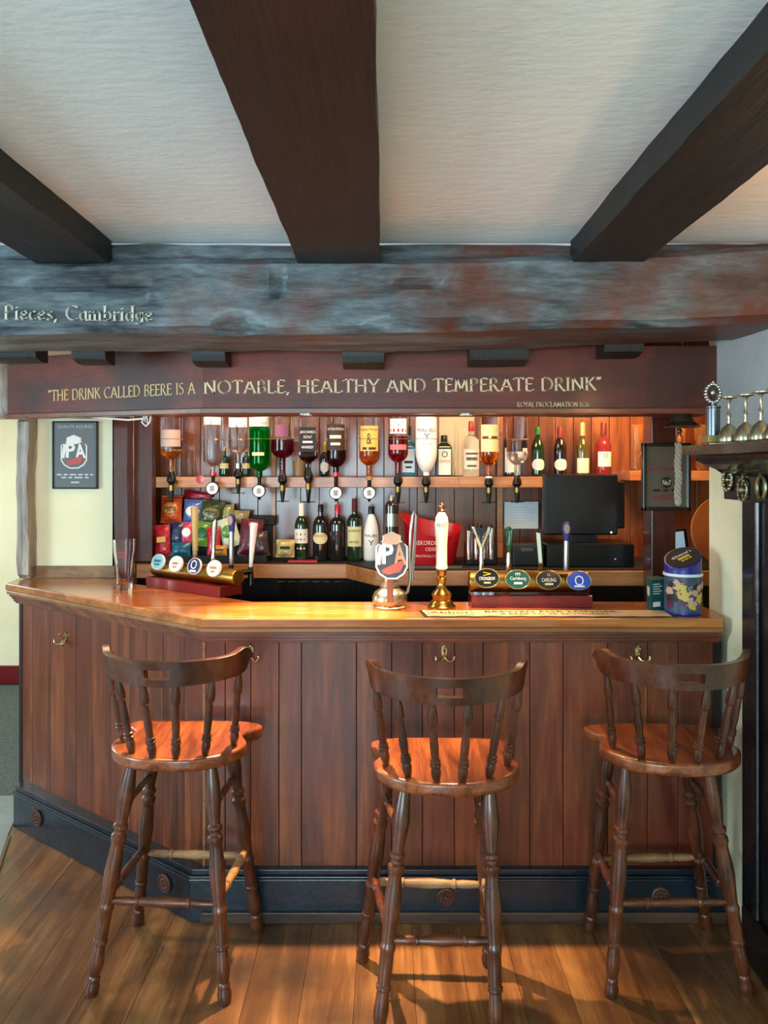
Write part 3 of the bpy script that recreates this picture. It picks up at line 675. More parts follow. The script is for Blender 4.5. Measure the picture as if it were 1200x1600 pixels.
optic_bottle(482, 31, 712, 722, 732, 786, 'B', 'square upturned whiskey bottle with black label and white script', GLASS, L_DARK, 706, [(668, 706, [INK, WHITE], 60, [('JACK DANIEL\'S', .92, 676, 5, 1), ('OLD No.7', .5, 683, 4, 1), ('~1', .6, 691, 3, 1), ('WHISKEY', .75, 699, 4, 1)])], square=True)
optic_bottle(525, 31, 715, 730, 744, 770, 'A', 'dark rum upturned bottle with white lettering and white dial measure', GLASS, L_DARK, 703, [(664, 704, [LB('smoky_label', '#3a2a22'), PAPER], 60, [('CAPTAIN MORGAN', .95, 671, 4, 1), ('~1', .6, 683, 5, 1), ('~1', .5, 694, 4, 1)])], cap=(RED, 738))
optic_bottle(577, 32, 712, 727, 744, 770, 'A', 'upturned bottle of orange spiced rum with yellow label', GLASS, L_AMB, 702, [(666, 705, [YLAB, mat('brown_ink', '#4a2a18', .6)], 58, [('Captain Morgan', .95, 672, 5, 1), ('&', .25, 686, 17, 1), ('~2', .7, 701, 4, 1)])], cap=(mat('cork_foil', '#a07a4a', .6), 750))
optic_bottle(622, 31, 708, 722, 740, 787, 'B', 'upturned bottle of crimson drink with white and red label', GLASS, L_RED, 682, [(655, 678, [WHITE, RED], 55, [('~1', .85, 665, 4, 1), ('~1', .9, 673, 5, 1)]), (695, 703, [mat('pink_strip', '#d86a6a', .5)], 55, [])])
optic_bottle(666, 34, 705, 738, 743, 786, 'B', 'white upturned coconut rum bottle with black lettering', WHITE, None, None, [(655, 702, [WHITE, INK], 70, [('MALIBU', .95, 673, 6, 1), ('Y', .3, 682, 9, 1), ('~1', .35, 694, 3, 1)])], rod=0)
optic_bottle(764, 31, 710, 727, 744, 787, 'B', 'upturned whisky bottle with tall cream label beside the red-capped bottle', GLASS, L_WHISKY, 706, [(664, 706, [CREAM, mat('brown_ink', '#4a2a18', .6)], 58, [('~1', .7, 672, 5, 1), ('~2', .85, 684, 4, 1)])], cap=(WHITE, 747), rod=0)
optic_bottle(808, 33, 708, 726, 744, 786, 'B', 'nearly empty clear upturned bottle left of the wine bottles', GLASS, liquid('clear_liquid', (.9, .9, .88, 1)), 706, rod=.04)

def stand_bottle(name, px, wpx, ytop, ysh, yn0, Y, zb, label, glass, group, cap=None, labs=(), cat='bottle', rn=.013, square=False, sub=None):
    c = (PX(px, Y), Y); r = wpx/2/F*Y; Z = lambda y: PZ(y, Y)
    t = thing(name, label, cat, (c[0], c[1], zb), group); zt = Z(ytop)
    prof = neckp(r, rn, zb, Z(ysh), Z(yn0), zt)
    b = B()
    if square: b.lathe([(q[0]*1.3, q[1]) for q in prof], 4, TR((c[0], c[1], 0)) @ RZ(pi/4), 0, sm=False); b.build('glass_body', glass, t, bevel=.006)
    else: b.lathe(prof, 24, TR((c[0], c[1], 0)), 0); b.build('glass_body', glass, t)
    if cap:
        yb = cap[1]; b = B(); b.lathe([(rn+.0015, Z(yb)), (rn+.001, zt), (rn*.9, zt+.006), (.001, zt+.0065)], 18, TR((c[0], c[1], 0)), 0); b.build('cap', cap[0], t)
    for (yh, yl, mats, half, texts) in labs:
        b = B()
        if square:
            hw = r*.8; b.box(c[0]-hw, c[0]+hw, c[1]-r*.92-.002, c[1]-r*.92-.0005, Z(yl), Z(yh))
            for (tx, wf, y_, hpx, mi) in texts: b.text(tx, hw*2*wf, hpx/F*Y, TR((c[0], c[1]-r*.92-.003, Z(y_))), mi)
        else:
            if half < 0:      # oval label wrapped round the bottle
                n = 20; vs = [(0, 0)]+[(q_*cos(2*pi*k/n), q_*sin(2*pi*k/n)) for q_ in (.2, .4, .6, .8, 1) for k in range(n)]; hh = (Z(yh)-Z(yl))/2; rr = r+.001; aw = R(-half)
                b.add([(c[0]+rr*sin(u*aw), c[1]-rr*cos(u*aw), (Z(yh)+Z(yl))/2+v*hh) for u, v in vs], [(0, 1+k, 1+(k+1) % n) for k in range(n)]+[(1+m_*n+k, 1+m_*n+n+k, 1+m_*n+n+(k+1) % n, 1+m_*n+(k+1) % n) for m_ in range(4) for k in range(n)], I4, 0)
            else: label_band(b, c, r, Z(yl), Z(yh), 0, half)
            for (tx, wf, y_, hpx, mi) in texts: b.text(tx, 2*r*wf, hpx/F*Y, TR((c[0], c[1], Z(y_))), mi, bend=r+.0019)
        b.build('paper_label', mats, t)
    return t
G1 = 'bottles standing on the back worktop'
Y1 = 4.0; Z1 = BZ+.0004
stand_bottle('wine_bottle', 471, 21, 788, 822, 806, Y1, Z1, 'dark green wine bottle with pink and white label and pale neck', GLASSD, G1, (PAPER, 806), [(826, 848, [PAPER, PINK], 70, [('~1', .7, 834, 4, 1), ('~1', .6, 842, 3, 1)]), (853, 859, [INK, PAPER], 50, [('~1', .6, 856, 3, 1)])])
stand_bottle('liqueur_bottle', 501, 25, 790, 822, 806, Y1, Z1, 'black cream liqueur bottle with small oval landscape label', GLASSK, G1, (BLACK, 800), [(831, 849, [CREAM, RED], -60, [('BAILEYS', .8, 836, 4, 1)])])
stand_bottle('liqueur_bottle', 527, 25, 790, 820, 808, Y1, Z1, 'black coffee liqueur bottle with red neck and red strip', GLASSK, G1, (RED, 804), [(829, 838, [INK, RED], 60, [('~1', .9, 833, 5, 1)])])
stand_bottle('whiskey_bottle', 554, 23, 781, 814, 803, Y1, Z1, 'green whiskey bottle with large cream label', GLASSD, G1, (LB('whiskey_foil', '#5c1a1a'), 800), [(822, 853, [mat('pale_yellow_label', '#cfc98e', .6), INK], 65, [('JAMESON', .9, 829, 4, 1), ('IRISH WHISKEY', .7, 846, 3, 1)])])
stand_bottle('rum_bottle', 580, 24, 793, 838, 804, Y1, Z1, 'small white coconut rum bottle with black cap', WHITE, G1, (BLACK, 803), [(830, 856, [WHITE, INK], 60, [('MALIBU', .9, 836, 4, 1), ('Y', .4, 847, 8, 1)])], rn=.014)
t = stand_bottle('tall_bottle', 612, 22, 776, 790, 783, 3.79, Z1, 'tall dark bottle with silver band and crumpled foil top behind the pump', mat('dark_brown_gloss', '#231310', .15, coat=.6), G1, (PEWTER, 781), [(802, 822, [STEEL], 170, [])])
# upper shelf
G2 = 'bottles standing on the pine shelf'; Y2 = 4.06; Z2 = SZ+.0004
stand_bottle('mixer_bottle', 351, 15, 700, 718, 712, Y2, Z2, 'small dark green mixer bottle left of the white-banded optic bottle', GLASSD, G2, (GOLD, 704), [(724, 732, [CREAM], 60, [])], rn=.008)
stand_bottle('mixer_bottle', 385, 13, 702, 718, 712, Y2, Z2, 'small dark green mixer bottle between two optic bottles beside the green gin', GLASSD, G2, (GOLD, 706), [(724, 732, [CREAM], 60, [])], rn=.008)
stand_bottle('mixer_bottle', 507, 14, 692, 716, 706, Y2, Z2, 'small dark bottle with gold neck and oval label right of the square bottle', GLASSK, G2, (GOLD, 708), [(722, 738, [PAPER], -65, [])], rn=.008)
stand_bottle('gin_bottle', 638, 24, 668, 700, 690, Y2, Z2, 'square pale blue gin bottle with white label behind the crimson bottle', GLASSB, G2, (INK, 680), [(702, 738, [mat('pale_blue_label', '#c9dbe0', .5), INK], 50, [('~1', .7, 722, 4, 1), ('~1', .5, 730, 3, 1)])], square=True)
stand_bottle('liqueur_bottle', 694, 24, 682, 700, 692, Y2, Z2, 'square dark green herbal liqueur bottle with white and orange label', GLASSD, G2, (BLACK, 690), [(702, 742, [PAPER, mat('orange_band', '#b5432c', .5), INK], 50, [('JÄGERMEISTER', .94, 721, 6, 1), ('O', .5, 710, 10, 2)])], square=True, rn=.016)
stand_bottle('vodka_bottle', 736, 26, 660, 692, 680, Y2, Z2, 'clear tall spirit bottle with red cap and white label', GLASS, G2, (RED, 674), [(702, 733, [PAPER, mat('grey_ink', '#5a5348', .6)], 66, [('~1', .8, 709, 3, 1), ('~1', .7, 717, 5, 1), ('~1', .6, 728, 3, 1)])])
stand_bottle('spirit_bottle', 797, 20, 658, 690, 680, Y2+.02, Z2, 'dark bottle with pale label half hidden behind the empty optic bottle', GLASSK, G2, (INK, 670), [(700, 738, [PAPER], 60, [])])
G3 = 'wine bottles on the shelf above the till'
stand_bottle('wine_bottle', 840, 20, 669, 704, 684, Y2, Z2, 'green-capped white wine bottle with oval label', GLASSD, G3, (mat('green_cap', '#1f7a34', .4), 679), [(717, 735, [PAPER], -68, [])])
stand_bottle('wine_bottle', 875, 20, 669, 704, 684, Y2, Z2, 'dark red wine bottle with red cap and oval label', GLASSK, G3, (mat('wine_cap', '#7a1c22', .4), 684), [(717, 735, [PAPER], -68, [])])
stand_bottle('wine_bottle', 910, 20, 662, 704, 684, Y2, Z2, 'olive wine bottle with pale gold neck and square label', GLASSY, G3, (mat('pale_gold_cap', '#c9ae74', .35, .5), 681), [(716, 739, [mat('ivory_label', '#d8d0b4', .6)], 66, [])])
stand_bottle('wine_bottle', 943, 23, 662, 697, 684, Y2, Z2, 'pink wine bottle with dark red neck and square label above the till corner', mat('rose_glass', (.45, .06, .07, 1), .03, 0, .7, 1.35), G3, (mat('rose_cap', '#5c1c20', .4), 680), [(706, 729, [PAPER, INK], 60, [('O', .3, 712, 7, 1)])])
# clear rod hanging by the shelf, tumblers
b = B(); b.box(PX(711, 3.95), PX(716, 3.95), 3.95, 3.975, PZ(765, 3.95), PZ(660, 3.95)); tag(b.build('acrylic_strip', GLASS, bevel=.002), 'clear upright plastic strip in front of the shelf beside the herbal liqueur', 'strip')
def tumbler(loc, h, r0, r1, m, label, name='tumbler', group=None, cat='glass'):
    b = B(); p = [(r0*.9, 0), (r0, .003), (r1, h), (r1-.0018, h), (r0-.002, .008), (.001, .007)]
    b.lathe(p, 22, TR(loc), 0); return tag(b.build(name, m), label, cat, group)
AMBG = mat('amber_glass', (1.0, .62, .25, 1), .04, 0, .9, 1.25)  # warm lamplight on the glasses is put into their amber tint
tumbler((PX(467, Y2), Y2, Z2), .085, .028, .033, mat('straw_glass', (.75, .5, .22, 1), .15, 0, .5, 1.3), 'straw-coloured tumbler on the shelf between two optic bottles')
GT = 'tumblers at the left end of the pine shelf'
for i, (px, hh, ly) in enumerate(((281, .15, 'tall clear glass on the shelf beside the amber-necked bottle'), (297, .13, 'clear glass second from the shelf left end beside the red-lettered bottle'))):
    tumbler((PX(px, 4.07), 4.07, Z2), hh, .02, .026, GLASS, ly, 'highball_glass', GT)
GS = 'stemmed glasses on the shelf behind the mirror'
def wineglass(loc, lab, h=.15, m=GLASS, grp=GS, name='wine_glass', r=.032):
    b = B(); p = [(r*.9, 0), (r*.85, .002), (.006, .006), (.0035, .012), (.0035, h*.42), (.01, h*.46), (r*.85, h*.58), (r, h*.72), (r*.8, h), (r*.8-.0015, h), (r-.0015, h*.72), (.001, h*.5)]
    b.lathe(p, 22, TR(loc), 0); return tag(b.build(name, m), lab, 'glass', grp)
for px, lab in ((993, 'stemmed glass on the back shelf just left of the mirror'), (1006, 'stemmed glass half behind the mirror left edge'), (1088, 'stemmed glass on the back shelf right of the mirror'), (1102, 'stemmed glass on the back shelf next to the cream wall corner')):
    wineglass((PX(px, 4.06), 4.03, SZ+.0304), lab, .16, r=.021)
tumbler((PX(1064, 4.03), 4.03, SZ+.0304), .22, .02, .026, AMBG, 'amber-lit tall glass behind the bell rope', 'highball_glass')
tumbler((PX(996, 4.12), 4.12, SZ+.0304), .24, .03, .036, AMBG, 'amber-lit tall glass at the back left of the mirror', 'highball_glass')
tumbler((PX(1096, 4.12), 4.12, SZ+.0304), .24, .03, .036, AMBG, 'amber-lit tall glass at the back right of the mirror', 'highball_glass')
# upturned glasses below
for i in range(8):
    px = 438+i*18
    b = B(); c = (PX(px, 3.85), 3.85, .9754); b.lathe([(.027, 0), (.023, .11), (.001, .112), (.001, .11), (.021, .108), (.0255, 0)], 18, TR(c), 0)
    tag(b.build('pint_glass', GLASS), 'upturned pint glass in the dark row under the worktop', 'glass', 'upturned glasses under the worktop')

# ------------------------------------------------------------------ snacks
rack = thing('snack_rack', 'black stepped rack holding the snack packets', 'rack', (PX(330, 4.0), 4.0, BZ))
b = B(); x0, x1 = PX(245, 3.98), PX(420, 3.98)
b.box(x0, x1, 3.90, 4.13, BZ+.0005, BZ+.012).box(x0, x1, 4.09, 4.13, BZ+.012, BZ+.17).box(x0, x1, 3.90, 3.904, BZ+.012, BZ+.035)
b.build('stepped_tray', BLACKM, rack)
b = B(); b.box(PX(380, 3.98), x1+.02, 4.085, 4.10, BZ+.17, PZ(806, 4.08)); b.build('back_panel', BLACKM, rack, bevel=.006)
def packet(px, py, wpx, hpx, Y, m, label, rot=0, lean=10, text=None, tm=None, badge=None, name='snack_packet'):
    wd, h = wpx/F*Y, hpx/F*Y; nx, nz = 10, 10; vs = []; fs = []
    T = TR(pt(px, py, Y)) @ RY(R(rot)) @ RX(R(-lean))
    th = min(wd, h)*.16+.004
    def bulge(u, v):
        e = max(0, 1-abs(u)**2.6)*max(0, 1-abs(v)**3.5); return th*e+.0008+.0022*abs(noise.noise(Vector((u*3+px, v*3, 0))))*e*3
    for sd in (-1, 1):
        for j in range(nz+1):
            for i in range(nx+1):
                u, v = 2*i/nx-1, 2*j/nz-1
                zz = v*h/2; w2 = wd/2*(1-.05*(1-abs(v)))
                vs.append((u*w2, sd*bulge(u, v)*(-1 if sd == 1 else -1)*1.0, zz))
    n0 = (nx+1)*(nz+1)
    for sd in (0, 1):
        for j in range(nz):
            for i in range(nx):
                q = (j*(nx+1)+i, j*(nx+1)+i+1, (j+1)*(nx+1)+i+1, (j+1)*(nx+1)+i); q = tuple(k+sd*n0 for k in q)
                fs.append(q if sd == 1 else q[::-1])
    b = B(); b.add(vs, fs, T, 0); mats = [m]
    # crimped ends
    for s in (-1, 1):
        b.box(-wd/2, wd/2, -.0025, .0025, s*h/2-.004*(s == 1), s*h/2+.004*(s == -1)+.0005, T)
    if badge:
        mats.append(badge); b.lathe([(.36*wd, -.001), (.30*wd, .0035), (.001, .0055)], 22, T @ TR((0, -th-.001, .02*h)) @ RX(pi/2) @ Matrix.Diagonal((1, .62*h/wd, 1, 1)), 1)
    if text:
        mats.append(tm or WHITE); b.text(text, wd*.55, h*.17, T @ TR((0, -th-.0085, .02*h)), len(mats)-1)
    return tag(b.build(name, mats), label, 'packet', 'snack packets on the black rack')
def foil(n, c_): return mat('foil_'+n, c_, .3, .15, coat=.4, bump=.5, bscale=60)
OR, BL, GN, OL, TN, RD, NV, TL, WR, YG, OB, MR = [foil(n, c_) for n, c_ in (('orange', '#c2461c'), ('blue', '#4f6fb0'), ('green', '#3e4a26'), ('olive', '#8d8450'), ('tan', '#a88f58'), ('red', '#b0182a'), ('navy', '#1d2a48'), ('teal', '#0f5f74'), ('pink', '#cf3b55'), ('leaf', '#5e8a2a'), ('amber', '#c4842c'), ('maroon', '#5a1420'))]
packet(308, 776, 44, 18, 4.13, RD, 'long red packet lying on top behind the others', rot=8, lean=2)
packet(268, 796, 33, 42, 4.05, OR, 'orange packet with pale round badge at the top left', text='MINI', tm=INK, badge=OB, lean=8)
packet(302, 800, 30, 38, 4.05, BL, 'blue and white packet beside the orange one', lean=6, rot=3, badge=WHITE)
packet(331, 803, 36, 40, 4.045, GN, 'dark green packet with pale round badge', text='MINI', tm=INK, badge=OL, rot=8, lean=8)
packet(355, 802, 24, 26, 4.06, OL, 'small olive packet behind the blue tap handle', rot=-6)
packet(377, 808, 25, 20, 4.06, TN, 'small tan packet above the red bag', rot=2)
packet(254, 845, 25, 50, 3.965, RD, 'red packet leaning at the left end of the lower row', text='~1', tm=YLAB, rot=-6, lean=12)
packet(276, 834, 22, 36, 3.985, NV, 'navy packet in the lower row beside the red one', rot=4)
packet(283, 858, 30, 20, 3.945, TL, 'small teal packet at the front of the lower row', text='~1', tm=NV, rot=0)
packet(292, 833, 20, 34, 3.99, WR, 'pink and white packet behind the wooden tap handle', badge=WHITE)
packet(316, 834, 25, 38, 3.98, YG, 'leaf green packet in the lower row', badge=mat('foil_deepgreen', '#0d5a2a', .3), rot=6)
packet(334, 846, 22, 46, 3.96, RD, 'red packet standing behind the chrome tap handle', rot=-4)
packet(343, 860, 24, 15, 3.935, OB, 'small amber packet lying at the front of the rack', text='~1', tm=INK)
packet(358, 832, 30, 46, 3.985, mat('foil_cream', '#c6cfae', .3, coat=.4, bump=.4), 'cream and green packet slanting in the lower row', badge=YG, rot=-18)
packet(392, 840, 36, 58, 3.975, MR, 'maroon bag at the right end of the rack', rot=5)
packet(408, 850, 24, 38, 3.955, foil('darkbrown', '#3a1a1a'), 'dark brown bag in front of the maroon one', rot=-8)
t = tag(B().box(PX(450, 3.93), PX(496, 3.93), 3.91, 3.97, BZ+.0004, BZ+.008).build('red_bar_mat', RED, bevel=.002), 'thin red mat at the worktop edge before the wine bottle', 'mat')
packet(446, 857, 29, 27, 3.95, mat('foil_gold', '#b9a468', .3, .3, bump=.5), 'crumpled gold nut packet left of the wine bottle', text='~1', tm=INK, name='nut_packet')

# ------------------------------------------------------------------ things on the worktop
ib = thing('ice_bucket', 'red oval drinks bucket with white cider lettering', 'bucket', (PX(673, 3.86), 3.86, BZ))
b = B(); c = (PX(673, 3.86), 3.86); n = 40; H0 = .155; vs = []; fs = []
def rimz(a): return H0+.06*(-cos(a))*-.35+.022*sin(a)*1.0+.02*abs(cos(a))**3
for lv in range(7):
    t_ = lv/6; rx = .118+(.150-.118)*t_; ry = .068+(.09-.068)*t_
    for k in range(n):
        a = 2*pi*k/n; zt = .193+.034*sin(a)+.019*cos(2*a)-.03*cos(a); vs.append((c[0]+rx*cos(a), c[1]+ry*sin(a), BZ+.0005+zt*t_))
for lv in range(6, -1, -1):
    t_ = lv/6; rx = .114+(.146-.114)*t_; ry = .064+(.086-.064)*t_
    for k in range(n):
        a = 2*pi*k/n; zt = .193+.034*sin(a)+.019*cos(2*a)-.03*cos(a); vs.append((c[0]+rx*cos(a), c[1]+ry*sin(a), BZ+.004+(zt-.0035)*t_))
for l in range(13):
    for k in range(n): fs.append((l*n+k, l*n+(k+1) % n, (l+1)*n+(k+1) % n, (l+1)*n+k))
fs.append(tuple(range(n))[::-1]); fs.append(tuple(13*n+k for k in range(n)))
b.add(vs, fs); bsh = b.build('bucket_shell', RED, ib)
b = B(); TB = TR((c[0], c[1]-.0862, 0)) @ RX(R(-8))
def on_bucket(z): return TR((c[0]-.003, c[1]-(.068+.022*(z-BZ)/.145)-.0035+.222, z))
for tx_, w_, h_, y_ in (('REKORDERLIG', .158, .021, 848), ('CIDER', .056, .017, 858), ('BEAUTIFULLY SWEDISH', .15, .010, 869)):
    z_ = PZ(y_, 3.78); b.text(tx_, w_, h_, on_bucket(z_), 0, bend=.222, bold=.01)
b.build('lettering', mat('pink_white_print', '#e8b8ae', .5), bsh)
tag(B().box(PX(640, 3.70), PX(722, 3.70), 3.66, 3.74, BZ+.0004, BZ+.006).build('drip_mat', mat('ribbed_rubber', '#4a4a48', .7, bump=.8, bscale=120), bevel=.002), 'grey ribbed drip mat before the red bucket', 'mat')
# bar caddy with steel cups
cd = thing('bar_caddy', 'black bar caddy with upright chrome cups and straws', 'caddy', (PX(752, 3.85), 3.85, BZ))
b = B(); b.box(PX(727, 3.85), PX(775, 3.85), 3.80, 3.92, BZ+.0005, PZ(848, 3.85)); b.build('tray', BLACK, cd, bevel=.006)
for k, px in enumerate((733, 745, 757, 768)):
    b = B(); b.lathe([(.016, BZ+.03), (.018, PZ(828-4*(k % 2), 3.84)), (.016, PZ(828-4*(k % 2), 3.84)), (.0145, BZ+.04)], 18, TR((PX(px, 3.80), 3.80, 0)), 0); b.build('cup', CHROME, cd)
for k, px in enumerate((736, 748, 764)):
    b = B(); b.cyl((PX(px, 3.86), 3.86, BZ+.1), (PX(px+2, 3.86), 3.87, PZ(820, 3.86)), .012, n=14); b.build('bottle_pourer', BLACK, cd)
# note
b = B(); b.box(PX(788, 4.10), PX(841, 4.10), 4.098, 4.0995, PZ(826, 4.1), PZ(784, 4.1)); b.box(PX(800, 4.1), PX(812, 4.1), 4.0999, 4.149, PZ(805, 4.1), PZ(802, 4.1))
for k in range(7): b.box(PX(796, 4.097), PX(796+(38 if k % 3 else 26), 4.097), 4.0974, 4.0978, PZ(793+4*k, 4.1)-.0008, PZ(793+4*k, 4.1)+.0008, mi=1)
tag(b.build('paper_note', [mat('pale_blue_paper', '#bcc9cf', .7), mat('grey_print', '#8b959b', .7)]), 'pale blue note sheet pinned on the back boards beside the till', 'note')
# till
till = thing('till', 'black touchscreen till on the back worktop', 'till', (PX(915, 3.80), 3.80, BZ))
YT = 3.78
b = B(); b.box(PX(850, YT), PX(966, YT), YT, YT+.05, PZ(836, YT), PZ(741, YT)); b.box(PX(966, YT)-.01, PX(978, YT), YT+.012, YT+.09, PZ(826, YT), PZ(752, YT))
hsg = b.build('screen_housing', BLACK, till, bevel=.008)
b = B(); b.box(PX(860, YT), PX(956, YT), YT-.002, YT-.0005, PZ(824, YT), PZ(751, YT)); b.build('screen', mat('screen_glass', '#100e0c', .3), hsg)
b = B(); b.box(PX(893, YT), PX(935, YT), YT+.02, YT+.08, BZ+.10, PZ(835, YT)); b.build('stand', BLACK, till, bevel=.004)
b = B(); b.box(PX(851, YT), PX(985, YT), YT-.06, YT+.22, BZ+.0005, BZ+.11); csd = b.build('cash_drawer', BLACK, till, bevel=.005)
b = B(); b.lathe([(.006, 0), (.006, .004), (.001, .0045)], 14, TR((PX(955, YT), YT-.06, PZ(872, YT))) @ RX(pi/2)); b.build('drawer_lock', CHROME, csd)
b = B(); b.lathe([(.004, 0), (.001, .002)], 12, TR((PX(955, YT), YT-.001, PZ(832, YT))) @ RX(pi/2)); b.build('power_light', mat('white_led', '#ffffff', emit='#dfe8ff', es=4), hsg)
# card terminal printer
cp = thing('receipt_printer', 'squat dark receipt printer between the green and white tap handles', 'printer', (PX(822, 3.82), 3.82, BZ))
b = B(); b.box(PX(799, 3.80), PX(848, 3.80), 3.76, 3.90, BZ+.0005, PZ(852, 3.78)); b.build('body', mat('charcoal_plastic', '#1b1c1c', .45), cp, bevel=.008)
b = B(); b.box(PX(812, 3.80), PX(830, 3.80), 3.756, 3.7595, PZ(861, 3.76), PZ(856, 3.76)); b.build('badge', mat('grey_plastic', '#4c4e4e', .4), cp)
# handset and round board on the right
hs = thing('card_handset', 'small upright handset with pale blue screen near the collection tin', 'card machine', (PX(1066, 3.8), 3.8, BZ))
b = B(); T_ = TR((PX(1067, 3.8), 3.8, BZ+.0005)) @ RY(R(-7)); b.box(-.036, .036, -.012, .02, .003, .175, T_); b.build('handset_body', BLACK, hs, bevel=.006)
b = B(); b.box(-.034, .018, -.0145, -.0125, .05, .165, T_); b.build('screen', mat('lit_screen', '#8fb4c8', .3, emit='#9cc4dc', es=.35), hs)
b = B(); b.lathe([(.17, 0), (.17, .018), (.001, .019)], 48, TR((PX(1138, 3.7), 3.72, BZ+.172)) @ RX(R(84))); tag(b.build('round_board', mat('orange_wood', '#a5622a', .4, coat=.3, var=.4)), 'round orange-brown wooden board leaning near the cream wall corner', 'board')

# ------------------------------------------------------------------ poster, framed mirror
po = thing('ale_poster', 'framed dark grey ale poster with shield badge on the cream wall', 'poster', (PX(116, 3.88), 3.88, PZ(764, 3.86)))
YQ = 3.862; b = B(); x0, x1, z0, z1 = PX(81, YQ), PX(152, YQ), PZ(764, YQ), PZ(658, YQ); fw = .007
for a in ((x0, x1, z0, z0+fw), (x0, x1, z1-fw, z1), (x0, x0+fw, z0, z1), (x1-fw, x1, z0, z1)): b.box(a[0], a[1], YQ, 3.884, a[2], a[3])
b.build('frame', BLACK, po, bevel=.002)
def shield(cx, cz, w_, h_, Y, b, mi_w, mi_k, mi_r, T0=None, txt='IPA', th=.003, mi_c=None, mi_a=None):
    mi_c = mi_w if mi_c is None else mi_c; mi_a = mi_w if mi_a is None else mi_a
    T = (TR((cx, Y, cz)) if T0 is None else T0) @ RX(pi/2)
    oct_ = [(-.5, -.25), (-.38, -.40), (-.16, -.5), (.16, -.5), (.38, -.40), (.5, -.25), (.5, .19), (.28, .32), (.28, .42), (0, .51), (-.28, .42), (-.28, .32), (-.5, .19)]
    b.ext([(u*w_, v*h_) for u, v in oct_], 0, th, T, mi_w)
    inn = [(-.45, -.235), (-.35, -.37), (-.14, -.465), (.14, -.465), (.35, -.37), (.45, -.235), (.45, .175), (.36, .285), (-.36, .285), (-.45, .175)]
    b.ext([(u*w_, v*h_) for u, v in inn], th, th+.0008, T, mi_k)
    U = (TR((cx, Y, cz)) if T0 is None else T0)
    b.text(txt[0], w_*.12, h_*.42, U @ TR((-w_*.37, -th-.003, h_*.02)) @ RY(R(8)), mi_w, bold=.03)
    b.text(txt[1], w_*.36, h_*.44, U @ TR((-w_*.12, -th-.0032, h_*.045)), mi_w, bold=.03)
    b.text(txt[2], w_*.40, h_*.44, U @ TR((w_*.25, -th-.003, h_*.02)) @ RY(R(-4)), mi_a, bold=.03)
    capp = [(-.26, .27), (-.14, .235), (.14, .235), (.26, .27), (.26, .42), (.0, .50), (-.26, .42)]
    b.ext([(u*w_, v*h_) for u, v in capp], th, th+.005, T, mi_c)
    red = [(-.30, -.30), (.05, -.18), (.34, -.10), (.36, -.20), (.26, -.34), (-.1, -.40), (-.28, -.36)]
    b.ext([(u*w_, v*h_) for u, v in red], th+.004, th+.005, T, mi_r)
b = B(); b.box(x0+fw, x1-fw, YQ+.008, YQ+.012, z0+fw, z1-fw, mi=0); cx = (x0+x1)/2
b.text('QUALITY ASSURED', (x1-x0)*.78, .018, TR((cx, YQ+.006, z1-.028)), 3)
shield(cx-.005, PZ(706, YQ), .13, .165, YQ+.0075, b, 1, 0, 2)
b.text('~6', (x1-x0)*.8, .008, TR((cx, YQ+.006, z0+.070)), 3); b.text('~4', (x1-x0)*.6, .008, TR((cx, YQ+.006, z0+.056)), 3); b.text('~1', .04, .008, TR((cx, YQ+.006, z0+.032)), 3)
b.build('printed_sheet', [mat('slate_print', '#5c6367', .5), mat('poster_white', '#dcdcd6', .5), mat('poster_red', '#b44a42', .5), mat('poster_grey', '#b4bab8', .5)], po)
mi_ = thing('framed_mirror', 'small framed bar mirror with red and black whiskey print', 'mirror', (PX(1041, 3.42), 3.43, PZ(798, 3.42)))
YM = 3.425; x0, x1, z0, z1 = PX(1004, YM), PX(1079, YM), PZ(798, YM), PZ(692, YM); fw = .016
b = B()
for a in ((x0, x1, z0, z0+fw), (x0, x1, z1-fw, z1), (x0, x0+fw, z0, z1), (x1-fw, x1, z0, z1)): b.box(a[0], a[1], YM-.01, 3.449, a[2], a[3])
b.build('frame', mat('dark_frame', '#1c1310', .35, coat=.3), mi_, bevel=.003)
b = B(); b.box(x0+.01, x1-.01, YM, YM+.005, z0+.01, z1-.01); b.build('mirror_glass', mat('silvered_glass', '#6e7068', .12, .5), mi_)
b = B(); cx = (x0+x1)/2; cz = PZ(745, YM)
b.text('JACK DANIEL\'S', .15, .028, TR((cx-.005, YM-.001, PZ(733, YM))), 0); b.text('WHISKEY', .11, .024, TR((cx-.01, YM-.001, PZ(777, YM))), 0)
b.lathe([(.024, 0), (.001, .001)], 28, TR((cx, YM-.0008, PZ(754, YM))) @ RX(pi/2), 1); b.text('No7', .036, .022, TR((cx, YM-.0025, PZ(754, YM))), 2)
b.text('~3', .10, .010, TR((cx-.01, YM-.001, PZ(764, YM)-.006)), 1)
b.build('printed_design', [mat('mirror_red', '#8c1a22', .4), INK, WHITE], mi_)
